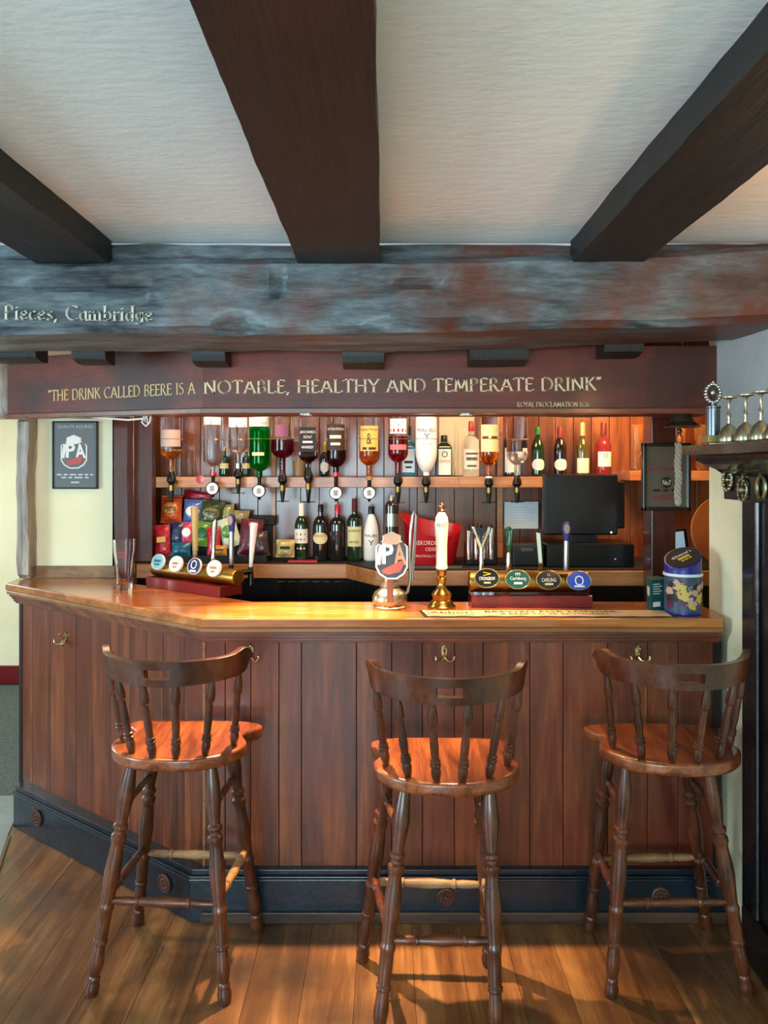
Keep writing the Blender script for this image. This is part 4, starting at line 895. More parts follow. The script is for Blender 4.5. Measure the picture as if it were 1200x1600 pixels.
# bell with rope
bl = thing('ship_bell', 'dark bronze bell hanging under the fascia with plaited rope', 'bell', (PX(1066, 3.05), 3.05, PZ(668, 3.05)))
bx = PX(1066, 3.05); zb = PZ(668, 3.05)
b = B(); b.lathe([(.066, 0), (.068, .004), (.060, .012), (.045, .022), (.036, .05), (.030, .066), (.012, .076), (.008, .09), (.001, .1)], 32, TR((bx, 3.05, zb)), 0); b.lathe([(.064, .002), (.04, .018), (.001, .02)], 32, TR((bx, 3.05, zb)), 0)
b.cyl((bx, 3.05, zb+.09), (bx, 3.05, 2.159), .006); b.build('bell_body', mat('dark_bronze', '#5c5544', .35, .8), bl)
b = B(); b.cyl((bx-.012, 3.05, zb+.02), (bx-.012, 3.05, zb-.03), .005); b.ball((bx-.012, 3.05, zb-.014), .012); b.tube([(bx-.012+.012*cos(a), 3.05, zb-.045+.02*sin(a)) for a in [2*pi*k/16 for k in range(16)]], .003, 6, closed=True); b.build('clapper', mat('dark_bronze', '#5c5544', .35, .8), bl)
b = B(); xr = bx-.016
for ph in (0, 2*pi/3, 4*pi/3):
    b.tube([(xr+.0075*cos(ph+k*.55)+.002*sin(k*.3), 3.05+.0075*sin(ph+k*.55), zb-.06-.0053*k) for k in range(42)], .0065, 8)
b.ball((xr, 3.05, zb-.287), .014, I4, 0, 12, 1.3); b.build('plaited_rope', mat('grey_rope', '#9a9484', .8, bump=.5), bl)

# ------------------------------------------------------------------ pumps, taps and glasses on the counter
CT = 1.1003
def tap_handle(t, base, top, kind):
    base = Vector(base); top = Vector(top); T, l = axis_T(base, top)
    # shaft
    if kind == 'wood':
        b = B(); b.lathe([(.011, 0), (.013, .01), (.013, .05*l+.02)], 16, T, 0); b.build('ferrule', CHROME, t)
        b = B(); b.lathe([(.0135, .2*l), (.0155, .6*l), (.0185, l-.01), (.019, l-.002), (.015, l)], 18, T, 0)
        b.lathe([(.013, 0), (.0135, .2*l)], 18, T, 1); b.build('tap_handle', [wood('pale_handle_wood', '#b58a48', '#d9b273', grain=(14, 14, 1.5), rough=.4), CHROME], t)
    elif kind == 'chrome':
        b = B(); b.lathe([(.011, 0), (.012, .02), (.009, .05), (.008, .4*l), (.013, .8*l), (.013, .95*l), (.004, l)], 16, T, 0); b.build('tap_handle', CHROME, t)
    elif kind == 'blue':
        b = B(); b.lathe([(.011, 0), (.012, .3*l), (.012, .68*l)], 16, T, 0); b.lathe([(.0125, .66*l), (.016, .8*l), (.019, .9*l), (.014, .98*l), (.001, l)], 18, T, 1)
        b.lathe([(.016, 0), (.016, .004), (.001, .005)], 20, T @ TR((0, 0, .88*l)) @ TR(T.to_3x3().inverted() @ Vector((-.004, -.019, 0))) @ T.to_3x3().inverted().to_4x4() @ RX(pi/2) @ Matrix.Diagonal((.75, 1.3, 1, 1)), 2)
        b.build('tap_handle', [STEEL, mat('deep_blue_plastic', '#26317a', .3, coat=.4), mat('bronze_badge', '#a88c74', .4)], t)
    elif kind == 'white':
        b = B(); b.lathe([(.007, 0), (.010, .25*l), (.018, .98*l), (.014, l)], 18, T, 0); b.lathe([(.0125, .45*l+.055), (.0150, .45*l+.075)], 18, T, 1); b.build('tap_handle', [WHITE, mat('pale_red', '#c96a6a', .5)], t)
    elif kind == 'green':
        b = B(); b.lathe([(.010, 0), (.012, .2*l), (.011, .35*l), (.008, .5*l)], 16, T, 0)
        b.lathe([(.006, .42*l), (.014, .62*l), (.021, .88*l), (.020, .96*l), (.010, l)], 18, T @ Matrix.Diagonal((1, .5, 1, 1)), 1); b.text('Carlsberg', .055, .012, TR(base.lerp(top, .78)+Vector((0, -.014, 0))) @ RY(R(-80)), 2); b.build('tap_handle', [CHROME, mat('emerald_plastic', '#0f5a34', .25, coat=.5), WHITE], t)
    elif kind == 'yoke':
        b = B(); b.lathe([(.012, 0), (.010, .3*l), (.009, .6*l)], 16, T, 0)
        p0 = base.lerp(top, .58)
        for s in (-1, 1): b.tube([p0, p0+Vector((s*.012, 0, .03)), p0+Vector((s*.031, 0, .075)), p0+Vector((s*.033, 0, .088))], [.010, .009, .0095, .008], 10)
        b.ext([(-.024, .082), (.024, .082), (0, .035)], -.008, .004, TR(p0) @ RX(pi/2), 1); b.build('tap_handle', [CHROME, BLACK], t)
    elif kind == 'silver':
        b = B(); b.ext([(-.008, 0), (.010, 0), (-.004, l*.98), (-.024, l)], -.008, .008, TR(base) @ RX(pi/2), 0); b.ext([(.004, .2*l), (.010, 0), (-.002, l*.98), (-.007, l)], .008, .0095, TR(base) @ RX(pi/2), 1); b.build('tap_handle', [CHROME, BLACK], t, bevel=.003)
def lens(T, rx, ry, base_m, rim_m, texts):
    D = Matrix.Diagonal((rx/.04, ry/.04, 1, 1))
    b = B(); b.lathe([(.040, -.006), (.040, .004), (.0385, .006), (.0368, .0045), (.02, .003), (.001, .003)], 32, T @ RX(pi/2) @ D, 1); b.lathe([(.0368, .0047), (.001, .0058)], 32, T @ RX(pi/2) @ D, 0)
    for (tx, w_, h_, dz, mi, *rest) in texts: b.text(tx, w_, h_, T @ TR((0, -.0075, dz)), mi)
    return b
# --- right hand font
RFY = 3.052
t = thing('beer_font', 'brass barrel tap font with dark and blue oval badges on a red block', 'beer tap', (PX(830, RFY), RFY+.1, CT))
x0, x1 = PX(735, RFY), PX(926, RFY)
b = B(); b.box(x0+.004, x1, RFY, RFY+.12, CT, PZ(931, RFY)); b.build('red_block', REDB, t, bevel=.002)
zc = PZ(913, RFY); b = B(); b.lathe([(.001, -.003), (.03, -.002), (.038, .0), (.041, .004), (.041, x1-x0-.008), (.038, x1-x0-.004), (.03, x1-x0-.001), (.001, x1-x0)], 32, TR((x0, RFY+.055, zc+.002)) @ RY(pi/2), 0); b.build('brass_barrel', BRASSD, t)
LENS = [(760, 904, [('STRONGBOW', .062, .013, -.002, 2), ('~1', .026, .006, -.018, 3), ('>', .03, .016, .016, 4)], mat('lens_black', '#0c0d10', .25, coat=.5)),
        (808, 906, [('Carlsberg', .062, .016, .002, 2), ('~1', .032, .008, -.015, 2), ('m', .018, .010, .020, 2)], mat('lens_green', '#10504a', .25, coat=.5)),
        (856, 907, [('CARLING', .056, .014, .0, 2), ('~1', .032, .008, -.016, 3), ('ii', .010, .010, .020, 3)], mat('lens_black', '#0c0d10', .25, coat=.5)),
        (903, 908, [('O', .036, .040, .0, 2), ('~1', .040, .006, -.022, 2)], mat('lens_blue', '#2a4bb0', .25, coat=.5))]
for px, py, tx, m in LENS:
    T = TR(pt(px, py, RFY+.012)) @ RX(R(-14)) @ TR((0, -.014, 0))
    b = lens(T, .049, .038, m, BRASS, tx); b.build('oval_badge', [m, mat('gold_rim', '#b89f5e', .3, .7), WHITE, mat('lens_gold', '#cdbd7a', .4), mat('lens_yellow', '#d8b800', .4)], t)
YH = RFY+.205
for px, pxt, ytop, k in ((752, 752, 822, 'yoke'), (794, 796, 823, 'green'), (846, 838, 832, 'silver'), (884, 886, 815, 'blue')):
    zb = CT+.085
    b = B(); b.cyl((PX(px, YH), RFY+.09, zc), (PX(px, YH), YH+.02, zc), .014); b.cyl((PX(px, YH), YH, zc-.01), (PX(px, YH), YH, zb+.015), .014, .010); b.build('tap_body', CHROME, t)
    tap_handle(t, (PX(px, YH), YH, zb), (PX(pxt, YH), YH+.004, PZ(ytop, YH)), k)
# --- left hand font on the slanting part
d_ = Vector((.797, -.603, 0)); p_ = Vector((.603, .797, 0)); O_ = Vector((-1.083, 3.58, 0)); TLf = TR(O_) @ RZ(math.atan2(d_.y, d_.x))
t = thing('beer_font', 'brass barrel tap font with pale round badges on a red block by the pint glass', 'beer tap', (-.85, 3.45, CT))
b = B(); b.box(0, .50, 0, .125, CT, CT+.046, TLf); b.build('red_block', REDB, t, bevel=.002)
b = B(); b.lathe([(.001, 0), (.03, .002), (.034, .006), (.036, .01), (.036, .558), (.034, .563), (.030, .564), (.029, .562), (.001, .563)], 32, TLf @ TR((-.02, .065, CT+.080)) @ RY(pi/2), 0); b.build('brass_barrel', mat('brass_barrel_warm', '#a07c3a', .3, 1.0), t)
CY = mat('lens_cyan', '#7fb8c4', .3, coat=.5); CW = mat('lens_cream', '#e8e2cc', .3, coat=.5); CB = mat('lens_navy', '#232a5c', .3, coat=.5)
LL = [(.058, CY, [('~1', .04, .010, .004, 2), ('~1', .03, .008, -.012, 2)]), (.184, CW, [('~1', .032, .010, .002, 3), ('~1', .024, .007, -.014, 3)]), (.31, CB, [('O', .034, .040, .006, 1), ('~1', .034, .009, -.022, 1)]), (.436, CW, [('~1', .036, .010, .002, 3), ('~1', .02, .008, -.014, 3)])]
for s_, m, tx in LL:
    T = TLf @ TR((s_, .035, CT+.112)) @ RZ(R(8)) @ RX(R(-16)) @ TR((0, -.012, 0))
    b = lens(T, .037, .036, m, BRASS, tx); b.build('round_badge', [m, mat('lens_white', '#ecece4', .4), mat('lens_teal_ink', '#2c5f74', .5), mat('lens_rust_ink', '#a2765a', .5)], t)
for (s_, kind, top, px) in ((.058, 'wood', 792, 304), (.184, 'chrome', 812, 336), (.31, 'blue', 803, 362), (.436, 'white', 817, 397)):
    q = O_+d_*s_+p_*.235
    b = B(); b.cyl((O_+d_*s_+p_*.09)+Vector((0, 0, CT+.08)), q+Vector((0, 0, CT+.08)), .013); b.cyl(q+Vector((0, 0, CT+.02)), q+Vector((0, 0, CT+.1)), .015, .011); b.build('tap_body', BLACK, t)
    tap_handle(t, q+Vector((0, 0, CT+.095)), Vector((PX(px, q.y), q.y+.002, PZ(top, q.y))), kind)
# --- ale hand pump with shield clip
t = thing('ale_hand_pump', 'silvery dome-based ale pump with shield-shaped badge', 'beer pump', (PX(610, 3.06), 3.06, CT))
cx = PX(609, 3.06); b = B(); b.lathe([(.064, 0), (.066, .006), (.060, .012), (.066, .022), (.068, .040), (.060, .060), (.042, .072), (.036, .078), (.042, .086), (.038, .096), (.024, .104), (.022, .115), (.034, .124), (.034, .136), (.022, .144), (.016, .17), (.016, .25)], 36, TR((cx, 3.06, CT)), 0); b.build('pump_base', PEWTER, t)
b = B(); T = TR((PX(612, 2.975), 2.975, PZ(868, 2.975)))
shield(0, 0, .122, .178, 0, b, 0, 1, 2, T0=T @ RX(R(-3)), th=.005, mi_c=3, mi_a=4); b.build('shield_clip', [mat('clip_cream', '#eee6da', .35, coat=.4), mat('clip_grey', '#3b3a3c', .4), mat('clip_red', '#c8503c', .4), mat('clip_buff', '#dcae88', .4), mat('clip_peach', '#d9956e', .4)], t, bevel=.001)
b = B(); b.box(cx-.012, cx+.014, 2.986, 2.99, CT+.03, PZ(880, 2.99)); b.box(cx-.006, cx+.006, 2.98, 3.05, PZ(880, 2.99)-.01, PZ(880, 2.99)+.01); b.build('clip_strap', mat('brown_leather', '#7a4a38', .6), t, bevel=.001)
b = B(); b.tube([pt(628, 932, 3.08), pt(637, 925, 3.09), pt(641, 905, 3.1), pt(640, 870, 3.1), pt(642, 830, 3.1), pt(644, 806, 3.1), pt(647, 798, 3.1), pt(650, 806, 3.1), pt(648, 850, 3.11), pt(645, 890, 3.11), pt(644, 908, 3.11)], .0065, 10); b.build('swan_neck', STEEL, t)
# --- porcelain hand pull
t = thing('porcelain_hand_pull', 'white porcelain and brass hand pull with lettered handle', 'beer pump', (PX(690, 3.06), 3.06, CT))
cx = PX(690, 3.06); b = B(); b.lathe([(.055, 0), (.056, .006), (.048, .012), (.044, .022), (.034, .030), (.036, .040), (.040, .050), (.034, .060), (.022, .070), (.016, .085), (.014, .10), (.018, .108), (.020, .114), (.014, .122), (.017, .135), (.021, .142), (.018, .150)], 32, TR((cx, 3.06, CT)), 0); b.build('brass_column', BRASS, t)
b = B(); b.lathe([(.020, .148), (.024, .152), (.024, .160), (.0215, .168), (.022, .24), (.026, .30), (.0275, .325), (.024, .350), (.014, .368), (.010, .372)], 28, TR((cx, 3.06, CT)), 0); b.text('ABBOT', .046, .016, TR((cx, 3.06, CT+.322)), 1, bend=.0285); b.build('porcelain_handle', [IVORY, INK], t)
b = B(); b.lathe([(.012, .370), (.013, .376), (.007, .384)], 18, TR((cx, 3.06, CT)), 0); b.ball((cx, 3.06, CT+.394), .013); b.build('brass_finial', mat('copper_finial', '#c08a5c', .25, 1.0), t)
# --- pint glass
t = thing('pint_glass', 'tall empty pint glass with red print on the left counter', 'glass', (-1.155, 3.50, CT))
b = B(); b.lathe([(.033, 0), (.034, .004), (.033, .03), (.036, .10), (.046, .17), (.047, .222), (.0452, .222), (.0435, .17), (.033, .10), (.029, .03), (.001, .022)], 36, TR((-1.155, 3.50, CT)), 0); b.build('glass_body', GLASS, t)
b = B(); b.text('CARLING', .052, .013, TR((-1.155, 3.50, CT+.168)), 0, bend=.0468); b.text('LAGER', .045, .010, TR((-1.155, 3.50, CT+.150)), 0, bend=.0448); b.build('red_print', mat('red_print_ink', '#b8383a', .5), t)
# --- bar runner
rn = thing('bar_runner', 'long cream printed bar runner with dark edge at the counter front', 'bar mat', (PX(850, 2.9), 2.92, CT))
ya, yb = 2.862, 2.985
n = 60; xa0, xa1, xb0, xb1 = PX(656, yb), PX(1060, ya), PX(656, yb), PX(1045, yb)
b = B(); xl = PX(663, ya); pts = [(PX(655, yb), yb), (xl, ya)]+[(xl+(xa1-xl)*k/n, ya+.0035*sin(k*.9)) for k in range(1, n+1)]+[(PX(1040, yb), yb)]
b.ext(pts[::1], CT, CT+.0022); b.build('rubber_backing', BLACKM, rn)
b = B(); xl2 = xl+.014; pts = [(PX(659, yb), yb-.002), (xl2, ya+.007)]+[(xl2+(xa1-.022-xl2)*k/n, ya+.007+.0035*sin(k*.9)) for k in range(1, n+1)]+[(PX(1036, yb), yb-.002)]
b.ext(pts, CT+.0022, CT+.0034); b.build('printed_face', mat('runner_cream', '#d8bf94', .75), rn)
b = B(); FL_ = lambda x_, y_: TR((x_, y_, CT+.0042)) @ RX(-pi/2)
b.text('Abbot', .15, .045, FL_(PX(702, 2.93), 2.932), 0); b.text('BREWED FOR LONGER', .50, .034, FL_(PX(862, 2.945), 2.950), 0); b.text('A BEER TO BE SAVOURED', .40, .026, FL_(PX(866, 2.905), 2.905), 0)
for (u0, u1, v0, v1) in ((PX(668, 2.93), PX(738, 2.93), 2.972, 2.975), (PX(668, 2.93), PX(738, 2.93), 2.886, 2.889), (PX(668, 2.93), PX(669.5, 2.93), 2.886, 2.975), (PX(737, 2.93), PX(738, 2.93), 2.886, 2.975)): b.box(u0, u1, v0, v1, CT+.0034, CT+.0042, mi=1)
b.build('print', [mat('runner_ink', '#2a2018', .7), mat('runner_brown', '#8a4a2a', .7)], rn)
# --- teal leaflet box and charity tin
t = thing('leaflet_box', 'small teal box of leaflets left of the blue collection tin', 'box', (PX(1027, 3.1), 3.10, CT))
Tb = TR((PX(1022, 3.02), 3.02, CT)) @ RZ(R(0))
b = B(); xl, xm, xr = PX(1010, 3.08), PX(1020, 2.97), PX(1047, 3.04)
b.ext([(xl, 3.08), (xm, 2.985), (xr, 3.03), (xl+.045, 3.10)], CT+.0004, CT+.117); b.build('carton', mat('teal_card', '#14504c', .5), t, bevel=.001)
b = B(); a0 = math.atan2(3.03-2.985, xr-xm); TQ = TR((xm, 2.985, CT)) @ RZ(a0); lq = math.hypot(xr-xm, .045)
for k in range(5): b.box(.008, .008+(.045 if k % 2 else .035), -.001, -.0002, .098-.009*k, .101-.009*k, TQ)
b.box(.008, .045, -.001, -.0002, .014, .032, TQ)
a1 = math.atan2(2.985-3.08, xm-xl); TQ2 = TR((xl, 3.08, CT)) @ RZ(a1); b.box(.02, .06, -.001, -.0002, .05, .085, TQ2)
b.build('white_print', WHITE, t)
tin = thing('collection_tin', 'blue charity collection tin with slanted black lid', 'collection tin', (PX(1067, 2.945), 2.945, CT))
c = (PX(1067, 2.945), 2.945); rt = .066; n = 40
b = B(); b.lathe([(rt-.004, 0), (rt, .003), (rt, .165)], n, TR((c[0], c[1], CT+.0004)), 0)
# slanted top: near side low on the left, high on the right
def topz(x_, y_): return .206+.30*x_+.42*y_
vs = [(rt*cos(2*pi*k/n), rt*sin(2*pi*k/n), .165) for k in range(n)]+[(rt*1.01*cos(2*pi*k/n), rt*1.01*sin(2*pi*k/n), max(.17, topz(rt*cos(2*pi*k/n), rt*sin(2*pi*k/n)))) for k in range(n)]
b.add(vs, [(k, (k+1) % n, n+(k+1) % n, n+k) for k in range(n)]+[tuple(n+k for k in range(n))], TR((c[0], c[1], CT)), 0); b.build('tin_body', mat('royal_blue_plastic', '#1d2480', .35, coat=.3), tin)
b = B(); vs = [(0, 0, topz(0, 0)+.002)]+[(rt*.93*cos(2*pi*k/n), rt*.93*sin(2*pi*k/n), max(.172, topz(rt*.93*cos(2*pi*k/n), rt*.93*sin(2*pi*k/n)))+.002) for k in range(n)]
b.add(vs, [(0, 1+k, 1+(k+1) % n) for k in range(n)], TR((c[0], c[1], CT)), 0)
nrm = Vector((-.30, -.42, 1)).normalized(); ex = Vector((1, 0, .30)).normalized(); ey = nrm.cross(ex)
Mx = Matrix((ex.to_4d(), ey.to_4d(), nrm.to_4d(), (0, 0, 0, 1))).transposed(); Mx[3] = (0, 0, 0, 1); Mx.col[3] = (0, 0, 0, 1)
TT_ = TR((c[0], c[1], CT+topz(0, 0)+.0035)) @ Mx @ RZ(R(14)) @ RX(-pi/2)
b.text('alzheimer\'s', .085, .018, TT_ @ TR((.005, 0, .018)), 1); b.text('~1', .05, .012, TT_ @ TR((.0, 0, -.004)), 2); b.text('~3', .045, .008, TT_ @ TR((0, 0, -.020)), 2)
b.build('lid_label', [mat('lid_black', '#101218', .75), WHITE, mat('lid_yellow', '#c7b23a', .5)], tin)
b = B(); b.lathe([(rt+.0008, .012), (rt+.0008, .142)], 40, TR((c[0], c[1], CT)), 0); b.lathe([(rt+.0045, .142), (rt+.0045, .152)], 40, TR((c[0], c[1], CT)), 1)
# soft coloured shapes of the printed wrapper
rp_ = random.Random(5); pm = [2, 3, 4, 5]
for k in range(26):
    a = R(rp_.uniform(205, 335)); zz = rp_.uniform(.034, .115); rr = rp_.uniform(.012, .026); q = 14
    vs = [(0, 0)]+[(cos(2*pi*i/q)*(1+.25*sin(i*2.3+k)), sin(2*pi*i/q)*(1+.25*cos(i*1.7+k))) for i in range(q)]
    r_ = rt+.0014+k*.0001
    b.add([(c[0]+r_*cos(a+u*rr/rt), c[1]+r_*sin(a+u*rr/rt), CT+zz+v*rr*.9) for u, v in vs], [(0, 1+i, 1+(i+1) % q) for i in range(q)], I4, pm[k % 4])
b.build('printed_wrap', [mat('wrap_slate', '#3c4a5c', .4), mat('wrap_white', '#dcdcd8', .4), mat('wrap_skin', '#c49a80', .5), mat('wrap_yellow', '#c9ac4a', .5), mat('wrap_plum', '#5a2036', .5), mat('wrap_dark', '#191a24', .5)], tin)

# ------------------------------------------------------------------ fireplace side on the right
tag(rough_bar('x', .985, 1.243, 1.0, 2.60, 1.688, 1.718, BLACKW, amp=.003, step=.05, seed=51).build('mantel_shelf', mat('dark_green_black', '#1a1c14', .35, coat=.4, bump=.3)), 'dark mantel shelf above the fireplace carrying goblets', 'shelf')
b = B(); prof = [(1.245, 1.686), (1.03, 1.686), (1.035, 1.668), (1.06, 1.655), (1.10, 1.64), (1.13, 1.62), (1.13, 1.54), (1.245, 1.54)]
b.ext([(x_, z_) for x_, z_ in prof][::-1], -2.62, -1.0, RX(pi/2), 0)
lint = b.build('fireplace_lintel', BLACKW, bevel=.004); tag(lint, 'black moulded fireplace lintel hung with horse brasses', 'fireplace')
b = B(); b.box(1.225, 1.259, 2.40, 2.70, 0, 1.538); b.box(1.21, 1.226, 2.56, 2.60, .0, 1.538); b.box(1.205, 1.259, 2.38, 2.66, 0, .17)
tag(b.build('fireplace_jamb', BLACKW, bevel=.008), 'black upright fireplace jamb at the right edge by the last stool', 'fireplace')
b = B(); b.ext([(1.16, 1.2), (1.259, 1.2), (1.259, 3.0), (1.235, 3.0), (1.235, 2.84)], 0.0, .03); struct(b.build('baseboard_right', W_JOIST, bevel=.003))
# trophy
MZ = 1.7215
t = thing('trophy', 'small silver and dark trophy with laurel shield on the mantel shelf end', 'trophy', (PX(1113, 2.42), 2.42, MZ))
cx, cy = PX(1114, 2.42), 2.42
b = B(); b.box(cx-.024, cx+.024, cy-.024, cy+.024, MZ, MZ+.022); b.build('plinth', mat('gilt_plinth', '#8a8048', .4, .3), t, bevel=.002)
b = B(); b.lathe([(.021, MZ+.022), (.021, MZ+.105), (.024, MZ+.107), (.024, MZ+.111), (.006, MZ+.114), (.006, MZ+.125)], 24, TR((cx, cy, 0)), 0); b.build('column', mat('dark_silver', '#6c7478', .25, .9), t)
b = B(); b.ext([(-.013, .018), (.013, .018), (.014, 0), (.0, -.02), (-.014, 0)], -.003, .003, TR((cx, cy, MZ+.152)) @ RX(pi/2), 1)
for k in range(18):
    a = R(-80+340*k/17*1.0)+R(0); b.ball((cx+.022*cos(R(-75)+2*pi*k/18), cy, MZ+.152+.028*sin(R(-75)+2*pi*k/18)), .0065, I4, 0, 8)
b.ball((cx, cy, MZ+.186), .005, I4, 0, 8); b.lathe([(.007, 0), (.001, .002)], 14, TR((cx, cy-.0032, MZ+.153)) @ RX(pi/2), 0)
b.build('laurel_shield', [mat('tarnished_silver', '#a9aaa4', .3, .95), BLACK], t)
# goblets standing upside down
GLAB = ['upturned silver goblet beside the trophy', 'upturned silver goblet second from the trophy', 'upturned silver goblet third from the trophy', 'upturned silver goblet at the picture edge, farthest from the trophy']
def goblet_parts():
    Yg = 2.36; cx = PX(1139, Yg)
    t = thing('goblet', GLAB[0], 'goblet', (cx, Yg, MZ), 'upturned goblets on the mantel shelf')
    b = B(); b.lathe([(.030, 0), (.031, .004), (.029, .022), (.020, .042), (.008, .052), (.004, .056)], 28, TR((cx, Yg, MZ)), 0); b.build('bowl', mat('old_gilt_silver', '#b0a88c', .28, .9), t)
    b = B(); b.lathe([(.004, .054), (.0055, .062), (.0035, .07), (.007, .082), (.004, .09), (.0035, .12), (.008, .128), (.024, .132), (.024, .135), (.001, .136)], 24, TR((cx, Yg, MZ)), 0); b.build('stem', mat('old_gilt_silver', '#b0a88c', .28, .9), t)
    return t
g0 = goblet_parts(); gp = [(1165, 2.28), (1189, 2.19), (1213, 2.10)]
for i, (px, Yg) in enumerate(gp): dup(g0, (PX(px, Yg), Yg, MZ), GLAB[i+1])
# horse brasses on the lintel
for i, (Yb_, zz, kind, lab) in enumerate(((2.575, 1.605, 'ring', 'round wreath horse brass nearest the cream wall'), (2.47, 1.575, 'disc', 'pierced horse brass hanging between wreath brass and horseshoe'), (2.345, 1.585, 'shoe', 'brass horseshoe on the black lintel'))):
    T = TR((1.128, Yb_, zz)) @ RZ(-pi/2); b = B()
    if kind == 'shoe': b.tube([T @ Vector((.026*sin(a), -.004, .034*cos(a))) for a in [R(-150+300*k/20) for k in range(21)]], .006, 8); b.ball(T @ Vector((0, -.004, .045)), .008)
    else:
        b.tube([T @ Vector((.030*sin(a), -.004, .034*cos(a))) for a in [2*pi*k/24 for k in range(24)]], .0055 if kind == 'ring' else .004, 8, closed=True)
        for k in range(12): a = 2*pi*k/12; b.ball(T @ Vector((.030*sin(a), -.006, .034*cos(a))), .007 if kind == 'ring' else .004, I4, 0, 8)
        if kind == 'disc': b.ball(T @ Vector((0, -.004, 0)), .014, I4, 0, 10); b.box(-.002, .002, -.006, -.002, -.03, .055, T); b.box(-.028, .028, -.006, -.002, -.002, .002, T)
        else: b.ball(T @ Vector((0, -.004, .0)), .008, I4, 0, 8); b.box(-.002, .002, -.005, -.002, -.03, .03, T)
    tag(b.build('horse_brass' if kind != 'shoe' else 'horseshoe', mat('dull_brass', '#8f8766', .35, .9)), lab, 'horse brass', 'horse brasses on the lintel')

# ------------------------------------------------------------------ bar stools
LEG0 = [(0, .013), (.03, .015), (.09, .021), (.15, .0235), (.21, .019), (.255, .0145), (.262, .0145), (.272, .021), (.284, .021), (.294, .015), (.306, .015), (.316, .022), (.332, .022), (.345, .017), (.36, .0165), (.42, .0215), (.48, .0235), (.55, .020), (.60, .0165), (.61, .0165), (.618, .0205), (.632, .0205), (.642, .017), (.70, .0185), (.76, .0175), (.765, .020), (.778, .020), (.785, .0145), (.82, .018), (.86, .0205), (.895, .0165), (.915, .0135), (.922, .0175), (.934, .0175), (.942, .0155), (.96, .0205), (.985, .019), (1, .016)]
LEG = [(t_, r_*(1.1 if r_ > .0172 else 1.18)) for t_, r_ in LEG0]
STR = [(0, .008), (.1, .012), (.2, .0135), (.25, .011), (.26, .0155), (.28, .0155), (.29, .012), (.5, .0165), (.71, .012), (.72, .0155), (.74, .0155), (.75, .011), (.8, .0135), (.9, .012), (1, .008)]
SPN = [(0, .008), (.05, .011), (.13, .0135), (.19, .011), (.205, .0145), (.225, .0145), (.24, .011), (.255, .0135), (.275, .0135), (.29, .010), (.45, .0115), (.62, .0095), (.72, .009), (.74, .0125), (.80, .0128), (.86, .0125), (.93, .010), (1, .008)]
def turned(bb, a, b_, prof, n=16, k=1, mi=0):
    T, l = axis_T(a, b_); bb.lathe([(r*k, t_*l) for t_, r in prof], n, T, mi)
def cr(pts, n=6):
    out = []; m = len(pts)
    for i in range(m):
        p0, p1, p2, p3 = [Vector(pts[(i+j-1) % m]) for j in range(4)]
        for k in range(n):
            t_ = k/n; out.append(.5*((2*p1)+(p2-p0)*t_+(2*p0-5*p1+4*p2-p3)*t_*t_+(3*p1-p0-3*p2+p3)*t_**3))
    return out
half = [(0, -.205), (.08, -.197), (.156, -.160), (.208, -.096), (.221, -.03), (.196, .025), (.188, .055), (.212, .085), (.233, .115), (.228, .152), (.17, .178), (.08, .186)]
outline = half+[(0, .187)]+[(-x_, y_) for x_, y_ in half[:0:-1]]
SEAT = [(v.x, v.y) for v in cr([(x_, y_, 0) for x_, y_ in outline], 5)]
